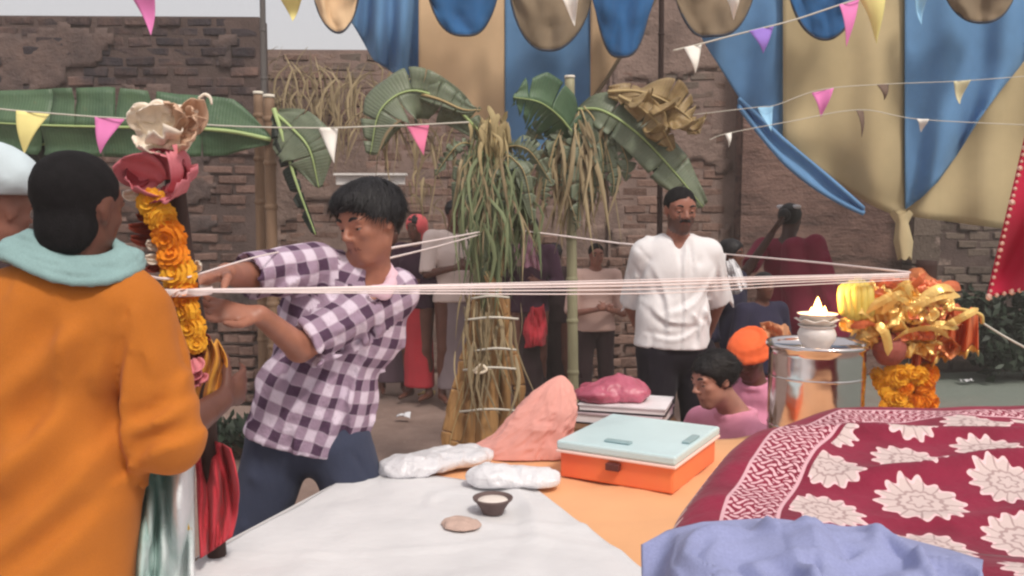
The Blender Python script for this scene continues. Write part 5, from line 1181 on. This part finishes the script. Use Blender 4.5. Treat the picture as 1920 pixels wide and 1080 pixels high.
for u, v_, d, L, Wd, m_ in ((284, 232, (-.8, -.4, .6), .05, .03, CRM), (300, 226, (-.2, -.6, .9), .05, .035, CRM), (330, 232, (.5, -.5, .8), .06, .03, TANP), (318, 262, (.2, -.8, -.3), .05, .04, CRM), (345, 262, (.6, -.5, -.5), .055, .03, TANP), (292, 268, (-.5, -.6, -.5), .05, .03, CRM), (352, 232, (.7, -.3, .3), .045, .025, TANP)): petal(root, P(u, v_, DL-.045), V(*d), V(0, -1, .2), L, Wd, .6, m_, 'paper_flap', crum=.9)
for pts, r_ in (([(276, 208), (286, 194), (300, 191), (311, 201), (315, 214)], .006), ([(346, 222), (362, 216), (372, 205), (384, 200)], .006), ([(372, 184), (384, 177), (394, 183), (397, 196)], .004), ([(318, 214), (334, 218), (345, 205)], .005)):
    v, f = tube(bez([P(u, v_, DL-.03) for u, v_ in pts], 14), np.interp(np.linspace(0, 1, 14), [0, .5, 1], [r_*.6, r_, r_*.5]), 6); mk('curled_strip', v, f, CRM, root)
PP = mat('pink_red_petal', srgb(186, 92, 104), .55, .2, 16, .2, 50, col2=srgb(222, 140, 148)); PP2 = mat('deep_red_petal', srgb(146, 62, 72), .55, .2, 16, .2, 50)
for u, v_, d, up, L, Wd, cu, m_ in ((300, 345, (-.5, -.3, .6), (0, -1, -.3), .09, .045, .5, PP), (290, 352, (-.4, -.6, -.35), (0, -1, .6), .06, .04, .6, PP), (305, 335, (.1, -.4, .9), (0, -1, 0), .07, .05, .4, PP), (318, 345, (.75, -.4, -.25), (-.2, -1, .7), .10, .052, .6, PP),
                                (312, 350, (.3, -.5, -.75), (0, -1, .4), .06, .04, .5, PP2), (322, 330, (.7, -.2, .5), (0, -1, .3), .06, .035, .4, PP2), (282, 330, (-.6, -.2, .2), (0, -1, .3), .045, .035, .5, PP2), (326, 352, (.8, -.5, .25), (0, -.8, 1), .085, .04, .9, PP), (300, 318, (-.2, -.3, .7), (0, -1, .2), .05, .045, .3, PP2)):
    petal(root, P(u, v_, DL-.03), V(*d), V(*up), L, Wd, cu, m_)
MLF = mat('reddish_mango_leaf', srgb(108, 44, 36), .5, .25, 20, .3, 60, col2=srgb(150, 72, 52))
for k in range(22):
    tt = k/21; u = 292+80*tt+rng.normal(0, 5); v_ = 385+290*tt; sx = -1 if k % 2 else 1
    petal(root, P(u, v_, DL-.01), V(sx*1., -.25, rng.normal(-.25, .4)), V(0, -1, .3), rng.uniform(.035, .06), .014, .5, MLF, 'mango_leaf')
for u, v_, d in ((365, 505, (1, -.3, .6)), (258, 370, (-1, -.3, .2)), (300, 490, (-1, -.2, .3)), (345, 585, (-1, -.3, -.1)), (300, 465, (-1, -.3, .5))): petal(root, P(u, v_, DL-.04), V(*d), V(0, -1, .2), .028, .011, .5, CRM, 'white_petal')
g = thing('marigold_garland', P(330, 520, DL-.05), 'orange and yellow marigold garland strung down the left post beside the orange shirt', 'garland')
for i, (u, v_, r_) in enumerate(((284, 380, 27), (303, 408, 28), (315, 444, 31), (324, 480, 29), (333, 514, 33), (344, 552, 29), (353, 584, 26), (360, 614, 24), (366, 642, 22))):
    flower(g, P(u, v_, DL-.06), r_/FPX*DL*1.12, FM_Y if i in (0, 1, 4, 6, 7, 8) else FM_O, V(0, -1, -.1))
def gv(s, t):
    u = 372+s*(40+34*t)-12*t+6*np.sin(t*5); v_ = 640+t*(118-30*s)+5*np.sin(s*20); d = DL-.02+.018*np.sin(s*16+t*3); return np.array([P(a, b, c) for a, b, c in zip(u, v_, d)])
v, q, st = grid(gv, 28, 18); mk('gold_veil', v, q, F('golden_veil_cloth', (212, 152, 66), .2), root, solid=.002)
for u, v_, d in ((368, 690, (-.2, -.5, -.6)), (372, 705, (.4, -.5, -.5)), (366, 672, (.2, -.4, -.8))): petal(root, P(u, v_, DL-.06), V(*d), V(0, -1, .3), .04, .022, .5, PP)
def redc(s, t):
    u = 366+s*(66+16*np.sin(t*3))+10*t*(1-s); v_ = 842+t*(205-40*s)-14*np.sin(s*3.1)*(1-t); d = DL-.03+.07*noise(np.stack([s*4, t*1.3, 0*s], 1), 1, 3)+.02*np.sin(s*9+t*4); return np.array([P(a, b, c) for a, b, c in zip(u, v_, d)])
v, q, st = grid(redc, 36, 26); o = mk('red_cloth', v, q, REDL, None, solid=.003); tag(o, 'crimson cloth hanging low on the left post between the orange sleeve and the jeans', 'cloth')
# ------------------------------------------------------------------ red sequined cloth at the right edge
CHUN = F('red_chunri_cloth', (186, 44, 72), .14, wr=10); DC2 = 1.9
def chun(s, t):
    le = np.stack([1926-(1926-1850)*t, 240+t*318], 1); re = np.stack([2140-0*t, 200+t*300], 1); p = le*(1-s[:, None])+re*s[:, None]; d = DC2+.05*np.sin(s*8+t)*(.4+t)+.02*np.sin(t*9+s*4); return np.array([P(a, b, c) for (a, b), c in zip(p, d)])
v, q, st = grid(chun, 36, 40); root = mk('hanging_cloth', v, q, CHUN, None, solid=.003); tag(root, 'bright red cloth with beaded gold edge hanging at the right border', 'hanging cloth')
BEAD = mat('gilt_bead', srgb(232, 190, 170), .3, .1, 20, 0, metal=.4, spec=.6); bm_ = bmesh.new(); bmesh.ops.create_icosphere(bm_, subdivisions=1, radius=.006); bme = bpy.data.meshes.new('bead'); bm_.to_mesh(bme); bm_.free(); bme.materials.append(BEAD)
for k in range(26):
    tt = k/25; p = chun(np.array([.004]), np.array([tt]))[0]; o = link_mesh('bead', bme, root); o.location = tuple(p-ORG[root.name]-V(0, .008, 0)); s_ = rng.uniform(.6, 1.3); o.scale = (s_, s_, s_)
for k in range(18):
    p = chun(np.array([k/20]), np.array([.992]))[0]; o = link_mesh('bead', bme, root); o.location = tuple(p-ORG[root.name]-V(0, .008, 0)); s_ = rng.uniform(.7, 1.4); o.scale = (s_, s_, s_)
pole('wooden pole outside the right border holding up the red cloth', P(2135, 120, 1.96), foot(P(2135, 500, 1.96)), .025, BAM_B)
v, f = tube(bez([P(1838, 603, DR-.12), P(1885, 632, 2.9), P(1960, 672, 2.8)], 12), .004, 5); o = mk('cord', v, f, STR, None); tag(o, 'grey cord running from the orange veil off the right border', 'cord')
# ------------------------------------------------------------------ sacred thread
THR = mat('white_cotton_thread', srgb(240, 226, 224), .8, .06, 40, .2, 200)
root = thing('sacred_thread', P(1000, 545, 2.3), 'bundle of white threads stretched level from the left post to the gold post', 'thread')
for (ya, yb, yc), r_, dd in (((544, 541, 514), .0030, 0), ((545, 546, 517), .0024, .01), ((546, 553, 520), .0018, .03), ((547, 560, 524), .0016, .045), ((544, 536, 512), .0014, .02)):
    a = P(352, ya, DL-.09); c = P(1704, yc, DR-.13); b = (a+c)/2; b[2] = P(960, yb, 2.33)[2] if False else b[2]-.006-.010*(yb-541)/10
    v, f = tube(bez([a, a*.75+b*.25+V(0, 0, -.001), b, c*.5+b*.5, c], 40), r_, 5); mk('strand', v, f, THR, root)
v, f = lathe([(.055, -.008), (.058, 0), (.055, .008)], 20, P(345, 545, DL-.03)); mk('strand_loop', v, f[:-2], THR, root)
root = thing('sacred_thread', P(950, 440, 3.8), 'thin rear threads looping from the plaid shoulder round the banana stem to the gold post', 'thread')
for pts, r_ in (([P(716, 468, 2.62), P(820, 450, 3.5), P(905, 434, DC-.15)], .0042), ([P(722, 486, 2.62), P(820, 462, 3.5), P(905, 438, DC-.14)], .0036), ([P(905, 432, DC-.15), P(935, 428, DC-.12), P(990, 434, DC-.05), P(1160, 456, 4.42)], .0042),
                ([P(1160, 456, 4.42), P(1270, 466, 4.48), P(1365, 477, 4.4), P(1530, 492, 3.7), P(1706, 511, DR-.1)], .0042), ([P(560, 466, 2.4), P(480, 482, 2.1), P(352, 520, DL-.08)], .002), ([P(352, 522, DL-.06), P(300, 522, 1.75), P(262, 512, 1.62)], .003)):
    v, f = tube(bez(pts, 24), r_, 5); mk('strand', v, f, THR, root)
# ------------------------------------------------------------------ people
def plaid_mat():
    m, t, b, co, pos = base('plaid_shirt_cloth', .9, 0, .12)
    un = t.nodes.new('ShaderNodeUVMap'); s = t.nodes.new('ShaderNodeSeparateXYZ'); t.links.new(un.outputs[0], s.inputs[0]); n = nz(t, co, 18, 3)
    u = X(t, s.outputs[0])+(n-.5)*.008; v = X(t, s.outputs[1])+(n-.5)*.008; p = 2*math.pi/.066
    a = ((u*p).op('SINE')*2.2+.5).cl(); c = ((v*p).op('SINE')*2.2+.5).cl(); f = (a+c)*.5
    th = (((u*p*2+1.5).op('SINE').gt(.93))+((v*p*2+1.5).op('SINE').gt(.93))).cl()
    lo = colmix(t, (f*2).cl(), srgb(216, 202, 218), srgb(158, 136, 156)); col = colmix(t, (f*2-1).cl(), lo, srgb(84, 62, 84)); col = colmix(t, th*.35, col, srgb(206, 190, 206))
    t.links.new(col, b.inputs['Base Color']); bump(t, b, nz(t, co, 24, 4)+nz(t, co, 300, 1)*.08, .5, .02); return m
PLAID = plaid_mat()
def g0(p): return V(p[0], p[1], 0)
# --- man in orange, seen from behind
D = 1.57; hx = P(150, 400, D)
J = stand(P(118, 900, D)[0], D, 1.63, math.pi-.25)
J.update(hs=.93, head=P(151, 388, D+.0), neck=P(150, 470, D), nb=P(138, 512, D), chest=P(92, 650, D), waist=P(84, 850, D), pelvis=P(80, 985, D))
J['hf'] = nrm(V(.24, .95, -.14)); J['up'] = nrm(V(.03, 0, 1))
J.update(sb=P(-64, 590, D-.02), eb=P(-110, 850, D+.02), wb=P(-60, 900, D+.25), sa=P(256, 594, D+.02), ea=P(322, 818, D+.0), wa=P(414, 752, D+.20))
J['ha'] = P(112, 1010, D+.05); J['hb'] = P(20, 1010, D+.05)
for a, s_ in (('a', 1), ('b', -1)):
    J['k'+a] = g0(J['h'+a])+V(0, .02, .46); J['a'+a] = g0(J['h'+a])+V(.02*s_, 0, .08)
J['toe'] = V(.3, .95, 0)
OR_L = [([(262, 600), (250, 680), (238, 750), (246, 840), (258, 900)], .022, .024), ([(205, 560), (120, 640), (10, 740)], .034, .016), ([(180, 700), (90, 800), (-20, 880)], .036, .016), ([(232, 770), (170, 860), (60, 960), (-30, 1010)], .036, .018), ([(225, 900), (150, 980), (40, 1060)], .034, .016),
        ([(60, 560), (40, 700), (70, 850)], .03, .012), ([(372, 735), (310, 765), (262, 780)], .018, .014), ([(378, 800), (320, 812), (270, 850)], .018, .014), ([(330, 600), (342, 690), (320, 760)], .022, .010), ([(282, 640), (302, 710)], .02, .010), ([(140, 560), (150, 660), (130, 760)], .026, .010), ([(215, 620), (200, 720), (215, 800)], .022, .012)]
PL_L = [([(608, 492), (570, 520), (545, 545)], .016, .010), ([(740, 590), (670, 640), (590, 660)], .018, .012), ([(690, 640), (655, 740), (600, 830)], .018, .013), ([(620, 690), (570, 740), (520, 800)], .018, .013), ([(600, 600), (570, 680), (545, 740)], .016, .012), ([(660, 700), (660, 780), (650, 835)], .016, .012), ([(540, 500), (500, 520)], .014, .010), ([(700, 580), (640, 600)], .014, .009), ([(570, 790), (565, 838)], .012, .014)]
WH_L = [([(1215, 500), (1238, 560), (1240, 630)], .016, .012), ([(1330, 510), (1290, 560), (1240, 580)], .018, .013), ([(1322, 560), (1300, 610), (1300, 645)], .016, .012), ([(1205, 570), (1240, 600), (1290, 605)], .016, .011), ([(1270, 480), (1272, 560), (1268, 645)], .010, .010), ([(1310, 600), (1260, 625), (1210, 620)], .014, .010), ([(1190, 500), (1180, 550)], .014, .010), ([(1345, 500), (1352, 550)], .014, .010)]
def orange_extra(root, J, A, w, h, q, side, ax, dep):
    S = SDF(); c = P(136, 488, D)
    for sc_, dz, r_ in ((1.02, -.012, .0075), (.96, -.003, .008), (.89, .004, .0085), (.81, .011, .0085), (.73, .017, .0085), (.65, .022, .008)):
        ring = [c+V(math.cos(a)*.114*sc_+.006*math.sin(a*3+dz*90), math.sin(a)*.088*sc_, .016*math.sin(a*2+.4)-.010*math.cos(a)+dz+.003*math.sin(a*4+dz*200)) for a in np.linspace(0, 2*math.pi, 26)]
        for i in range(25): S.cap(ring[i], ring[i+1], r_, k=.0025)
    S.ell(c+V(0, .0, -.004), (.10, .075, .016), k=.01)
    S.mk('scarf', [AQUA], root, .0042, folds(.003, (12, 12, 40), .15, fine=.2), relax=0)
    def fall(s, t):
        u = 236+s*128-18*t*(1-s); v_ = 862+t*240; d = D+.02+.10*s+.09*noise(np.stack([s*5, t*1.1, 0*s], 1), 1, 3)+.015*np.sin(s*13+t*3); return np.array([P(a, b, cc) for a, b, cc in zip(u, v_, d)])
    v, q_, st = grid(fall, 46, 24); mk('hanging_scarf_end', v, q_, [AQ_W], root, solid=.003)
    v, q_, st = grid(lambda s, t: fall(.86+.12*s, .32+.22*t)-V(0, .006, 0), 6, 6); mk('yellow_patch', v, q_, F('yellow_cloth', (214, 176, 70), .1), root, solid=.002)
def aqw():
    m, t, b, co, pos = base('aqua_white_cloth', .9, 0, .1); s = t.nodes.new('ShaderNodeSeparateXYZ'); t.links.new(pos, s.inputs[0])
    f = (((X(t, s.outputs[0])+.71)*10)+(nz(t, co, 9, 3)-.5)*1.1).cl()
    t.links.new(colmix(t, f, srgb(122, 166, 156), srgb(226, 228, 230)), b.inputs['Base Color']); bump(t, b, nz(t, co, 24, 4), .4, .02); return m
AQ_W = aqw()
person(g0(P(90, 900, D)), 'person in an orange shirt and aqua scarf seen from behind, nearest at the left border', J, SK_D, LIPS, .0075, 'crop', HAIRS, ORANGE, {'a': .58, 'b': .8}, hem=P(70, 1240, D), loose=1.5,
       lower='trousers', lowmat=WHITE_CL, lines=OR_L, foldamp=.020, cr=(24, .014, (.12, .34), (.035, .075), .38, .010, 5), nape=-.46, extra=orange_extra, hcurl=.7)
# --- young man in plaid reaching to the post
D = 2.45
J = stand(P(575, 800, D)[0], D, 1.66, -.35)
J.update(head=P(690, 418, D-.06), neck=P(705, 500, D), nb=P(690, 530, D), chest=P(645, 610, D), waist=P(596, 738, D), pelvis=P(578, 812, D),
         sa=P(590, 500, D-.08), ea=P(462, 520, D-.24), wa=P(424, 512, D-.42), sb=P(742, 548, D+.02), eb=P(562, 652, D-.2), wb=P(486, 590, D-.34),
         ha=P(524, 838, D), hb=P(636, 834, D), ka=P(448, 1090, D-.02), kb=P(716, 1080, D+.02))
J['aa'] = V(P(445, 1300, D)[0], D, .08); J['ab'] = V(P(725, 1300, D)[0], D+.05, .08)
J['hf'] = nrm(V(-.62, -.76, -.24)); J['up'] = nrm(V(-.1, 0, 1)); J['toe'] = nrm(V(-.5, -1, 0))
def plaid_extra(root, J, A, w, h, q, side, ax, dep):
    # standing collar flaps and button band
    nb = J['nb']
    S = SDF()
    for pts in ((P(712, 480, D+.02), P(735, 520, D-.02), P(722, 548, D-.10)), (P(700, 545, D-.12), P(722, 548, D-.10), P(738, 530, D-.05))): S.cap(pts[0], pts[1], .016, .018, k=.015, flat=(V(.4, -1, 0)/1.077, .5)); S.cap(pts[1], pts[2], .018, .012, k=.015, flat=(V(.4, -1, 0)/1.077, .5))
    S.mk('collar', [F('pinkish_collar_cloth', (224, 190, 204), .1)], root, .005, folds(.002, (30, 30, 30)))
person(g0(P(575, 800, D)), 'person in plaid shirt and dark jeans with thick black fringe, reaching to the marigold post', J, SK_P, LIPS, .0065, 'fringe', HAIR, [PLAID], {'a': .5, 'b': .47}, hem=P(575, 832, D), hemn=nrm(V(-.3, 0, -1)), loose=1.25,
       vneck=.05, lines=PL_L, lower='trousers', lowmat=DENIM, foldamp=.022, cr=70, uvp=True, extra=plaid_extra, strand=3200,
       hdir={'a': (nrm(V(-.45, -1, -.15)), nrm(V(.2, -.2, -1)), .8, 1), 'b': (nrm(V(-.75, -.5, .15)), nrm(V(-.3, -.6, .5)), .55, -1)})
# --- man in white, hands behind the back
D = 4.1
J = stand(P(1270, 600, D)[0], D, 1.67, .1)
J.update(head=P(1276, 394, D-.04), neck=P(1272, 430, D), nb=P(1270, 452, D), chest=P(1270, 510, D), waist=P(1262, 590, D), pelvis=P(1260, 655, D),
         sa=P(1208, 476, D+.01), ea=P(1184, 572, D+.12), wa=P(1206, 636, D+.24), sb=P(1328, 474, D+.01), eb=P(1346, 566, D+.12), wb=P(1330, 618, D+.24))
J['hf'] = nrm(V(.18, -1, -.12)); J['up'] = nrm(V(.02, 0, 1))
person(g0(P(1265, 600, D)), 'person in a white shirt and black trousers standing with hands behind the back', J, SK_M, LIPS, .0085, 'crop', HAIRS, WHITE_SH, .5, hem=P(1260, 650, D), loose=1.3, sloose=1.1, vneck=.13, collar=1, lines=WH_L,
       lower='trousers', lowmat=BLACK_TR, foldamp=.024, cr=70, stache=True, stubble=STUB)
# --- seated pair
def seated(x, y, hz, face, **k):
    J = stand(x, y, 1.62, face, hz-1.51); M = rotz(face); f = M@V(0, -1, 0); s_ = M@V(1, 0, 0); hp = (J['ha']+J['hb'])/2
    for c, sg in (('a', -1), ('b', 1)):
        J['k'+c] = J['h'+c]+f*.36+s_*sg*.12+V(0, 0, .10); J['k'+c][2] = max(J['k'+c][2], .3); J['a'+c] = J['k'+c]*V(1, 1, 0)-f*.12+V(0, 0, .08); J['e'+c] = J['s'+c]+f*.08+s_*sg*.06+V(0, 0, -.26); J['w'+c] = J['e'+c]+f*.22+V(0, 0, -.03)-s_*sg*.06
    J['toe'] = f; J.update(k); return J
D = 3.3; J = seated(P(1368, 715, D)[0], D+.02, P(1338, 715, D)[2]-.0, -1.15)
J.update(head=P(1337, 712, D-.02), neck=P(1362, 752, D+.02), nb=P(1380, 778, D+.03)); J['hf'] = nrm(V(-.93, -.35, -.22)); J['up'] = nrm(V(-.2, 0, 1))
person(g0(P(1370, 760, D)), 'person in a pink shirt sitting head bent, black hair combed, just beyond the aqua lid', J, SK_L, LIPS_L, .0065, 'short', HAIR, F('light_pink_shirt_cloth', (238, 158, 184), .08), .5, strand=1500, lower='trousers', lowmat=DARKC, collar=.6)
D = 4.0; J = seated(P(1418, 700, D)[0], D, P(1408, 672, D)[2], -.5)
J.update(head=P(1405, 668, D-.06), neck=P(1412, 704, D), nb=P(1416, 722, D)); J['hf'] = nrm(V(-.5, -.8, -.5)); J['up'] = nrm(V(-.1, -.25, 1))
def turban(root, J, A, w, h, q, side, ax, dep):
    S = SDF(); c = w(0, -.05, .26)
    S.ell(c, np.array([.42, .48, .26])*h, A, .03)
    for i in range(4):
        z_ = .12+.09*i; rr = (.46-.04*i)*h; ring = [w(0, -.06, 0)+A@V(math.cos(a)*rr*.95, math.sin(a)*rr*1.1, (z_+.05*math.sin(a+i*1.2))*h) for a in np.linspace(0, 2*math.pi, 16)]
        for j in range(15): S.cap(ring[j], ring[j+1], .075*h, k=.02*h)
    S.mk('turban', [TURBAN], root, .006, folds(.0018, (10, 10, 60)))
    rag(root, 'turban_tail', F('tan_turban_tail_cloth', (206, 148, 110), .12), [(1425, 602), (1482, 612), (1490, 662), (1432, 640)], D+.06, .05, 3.)
person(g0(P(1418, 700, D)), 'person in an orange turban and pink shirt sitting beside the steel drum', J, SK_D, LIPS, .0085, None, HAIR, PINK_SH, .55, lower='trousers', lowmat=DARKC, extra=turban, collar=.6)
# --- person with a pale head cloth at the left border
D = 2.6; J = stand(P(-25, 700, D)[0], D, 1.62, 2.6); J['head'] = P(4, 398, D)
def headcloth(root, J, A, w, h, q, side, ax, dep):
    S = SDF(); S.ell(w(0, -.08, .24), np.array([.47, .56, .36])*h, A, .02); S.cap(P(-5, 318, D-.05), P(58, 346, D-.05), .065, .03, k=.05); S.cap(P(-40, 300, D-.05), P(20, 322, D-.05), .06, .06, k=.05); S.cut(P(0, 366, D), V(0, 0, -1))
    S.mk('head_cloth', [F('pale_head_cloth', (196, 210, 216), .05)], root, .008, folds(.007, (14, 14, 14)))
person(g0(P(-25, 700, D)), 'person with a pale head cloth cut by the left border behind the orange shirt', J, SK_M, LIPS, .0101, None, HAIR, DARKC, .5, lower='skirt', lowmat=GREYC, extra=headcloth)
# --- onlookers by the wall
def veil_over(m, name='head_scarf', low=.55, back=.0):
    def fn(root, J, A, w, h, q, side, ax, dep):
        S = SDF(); S.ell(w(0, -.12, .12), np.array([.43, .5, .46])*h, A, .02); S.ell(w(0, -.3, -.35), np.array([.4, .3, .5])*h, A, .1*h); S.ell(w(0, .42, -.08), np.array([.27, .3, .36])*h, A, .06*h, sub=True); S.cut(w(0, 0, -low-.3), A@V(0, 0, -1))
        S.mk(name, [m], root, .010, folds(.008, (14, 14, 8)))
    return fn
def onlooker(u, D, H, face, label, **k):
    x = P(u, 500, D)[0]; pose = k.pop('pose', None); J = stand(x, D, H, face)
    if pose: pose(J, rotz(face))
    person(V(x, D, 0), label, J, res=k.pop('res', .013), group=None, face=True, **k)
def fold_arms(J, M):
    f = M@V(0, -1, 0); s_ = M@V(1, 0, 0)
    for c, sg in (('a', -1), ('b', 1)): J['e'+c] = J['s'+c]+V(0, 0, -.27)+f*.06+s_*sg*.05; J['w'+c] = J['e'+c]+f*.16-s_*sg*.17+V(0, 0, .05)
def arm_up(J, M):
    fold_arms(J, M); f = M@V(0, -1, 0); J['wa'] = J['ea']+f*.12+V(0, 0, .2)
onlooker(782, 7.0, 1.50, -.5, 'person in a coral red head scarf and dark top behind the plaid shoulder', sk=SK_D, shirt=PURPLE, sleeve=.8, lower='skirt', lowmat=REDL, hair='long', pose=fold_arms, extra=veil_over(CORAL))
onlooker(735, 7.25, 1.45, .2, 'person in a greyish purple skirt mostly hidden behind the plaid shirt', sk=SK_D, shirt=DARKC, sleeve=.5, lower='skirt', lowmat=F('grey_purple_cloth', (112, 92, 104), .15), hair='long')
onlooker(852, 6.9, 1.62, .35, 'person in a cream white shirt and grey wrap standing just left of the banana stem', sk=SK_D, shirt=F('cream_shirt_cloth', (226, 208, 202), .06), sleeve=.5, lower='skirt', lowmat=GREYC, hair='short', pose=fold_arms, loose=1.3)
onlooker(992, 6.7, 1.50, .1, 'person in dark purple with a mauve shawl just right of the banana stem', sk=SK_D, shirt=PURPLE, sleeve=.8, lower='skirt', lowmat=DARKC, hair='long', pose=arm_up,
         extra=lambda root, J, A, w, h, q, side, ax, dep: rag(root, 'shawl', MAUVE, [(962, 428), (986, 424), (1014, 505), (968, 500)], 6.45, .06, 2.))
def red_front(root, J, A, w, h, q, side, ax, dep):
    rag(root, 'red_cloth', REDL, [(985, 578), (1020, 572), (1028, 648), (980, 655)], 6.6, .06, 1.)
onlooker(1040, 6.95, 1.28, -.2, 'short person in dark clothes with a red cloth, left of the pink shirted child', sk=SK_D, shirt=DARKC, sleeve=.8, lower='skirt', lowmat=DARKC, hair='long', extra=red_front)
onlooker(1117, 6.4, 1.30, .15, 'child in a loose tan pink shirt and dark bottoms beside the man in white', sk=skin('skin_reddish', (146, 100, 86)), shirt=TANSH, sleeve=.5, lower='trousers', lowmat=DARKC, hair='crop', hairmat=HAIRS, loose=2.0, pose=fold_arms)
def raised(J, M):
    c = 'b'; J['e'+c] = P(1400, 508, 5.72); J['w'+c] = P(1446, 440, 5.66)
def flowers_bun(root, J, A, w, h, q, side, ax, dep):
    S = SDF(); S.ell(w(0, -.5, .1), np.array([.22, .2, .22])*h, A, .02); S.mk('hair_bun', [HAIR], root, .008)
    for a in (-.9, .9): 
        S = SDF(); S.ell(w(.30*a, -.22, .40), np.array([.15, .12, .07])*h, A, .02); S.mk('hair_flower', [WHITE_CL], root, .006, folds(.006, (40, 40, 40)))
    S = SDF(); S.cap(J['sa']+V(.0, -.04, .02), J['wa']+V(.02, -.08, 0), .07, .12, k=.05); S.cap(J['nb']+V(0, -.1, -.02), J['pelvis']+V(.05, -.16, 0), .07, .13, k=.05); S.mk('shawl', [MAROON], root, .010, creases(40, .03, (.08, .2), (.03, .06), .4, .008, 9))
onlooker(1478, 5.9, 1.58, 2.4, 'person in a maroon shawl with white flowers in black tied hair by the plastered wall', sk=skin('skin_deep', (72, 46, 42)), shirt=MAROON, sleeve=.4, lower='skirt', lowmat=MAROON, hair='short', extra=flowers_bun, pose=raised)
onlooker(1368, 5.3, 1.36, .9, 'person in navy with a white scarf half hidden behind the white sleeve', sk=SK_D, shirt=NAVY, sleeve=.8, lower='skirt', lowmat=NAVY, hair='long',
         extra=lambda root, J, A, w, h, q, side, ax, dep: rag(root, 'scarf', WHITE_CL, [(1358, 490), (1378, 486), (1402, 535), (1372, 556)], 5.05, .05, 4.))
onlooker(1432, 5.0, 1.18, .4, 'short person in dark navy standing behind the orange turban', sk=SK_D, shirt=NAVY, sleeve=.8, lower='skirt', lowmat=MAROON, hair='short', loose=1.6)
# --- litter
def scrap(label, u, v_, m, s_=.05, z=.012):
    p = PZ(u, v_, z)
    def fn(s, t): return p+np.stack([(s-.5)*s_*2, (t-.5)*s_*1.4, .02*noise(np.stack([s*3+u, t*3, 0*s], 1), 1, 2)+.018], 1)
    v, q, st = grid(fn, 9, 9); tag(mk('litter', v, q, m, None, solid=.002), label, 'litter')
scrap('white crumpled scrap on the bare earth between the plaid shirt and golden sheaths', 757, 782, PL_W, .05)
scrap('pale scrap on the grey ground beside the gold post', 1812, 716, PL_W, .05)
scrap('tan dry leaf scrap on the earth near the far feet', 800, 742, STRAW, .07)

# ------------------------------------------------------------------ thin dusty air of the yard
hz = MB().box((0, 25, 1.85), (124, 78, 6.1)).mk('haze', None or bpy.data.materials.new('dusty_air'), None, smooth=False); hz['kind'] = 'stuff'
hm = bpy.data.materials['dusty_air']; hm.use_nodes = True; t = hm.node_tree; t.nodes.clear(); pv = t.nodes.new('ShaderNodeVolumePrincipled'); ou = t.nodes.new('ShaderNodeOutputMaterial')
pv.inputs['Color'].default_value = (.92, .87, .82, 1); pv.inputs['Density'].default_value = .0075; t.links.new(pv.outputs[0], ou.inputs['Volume'])
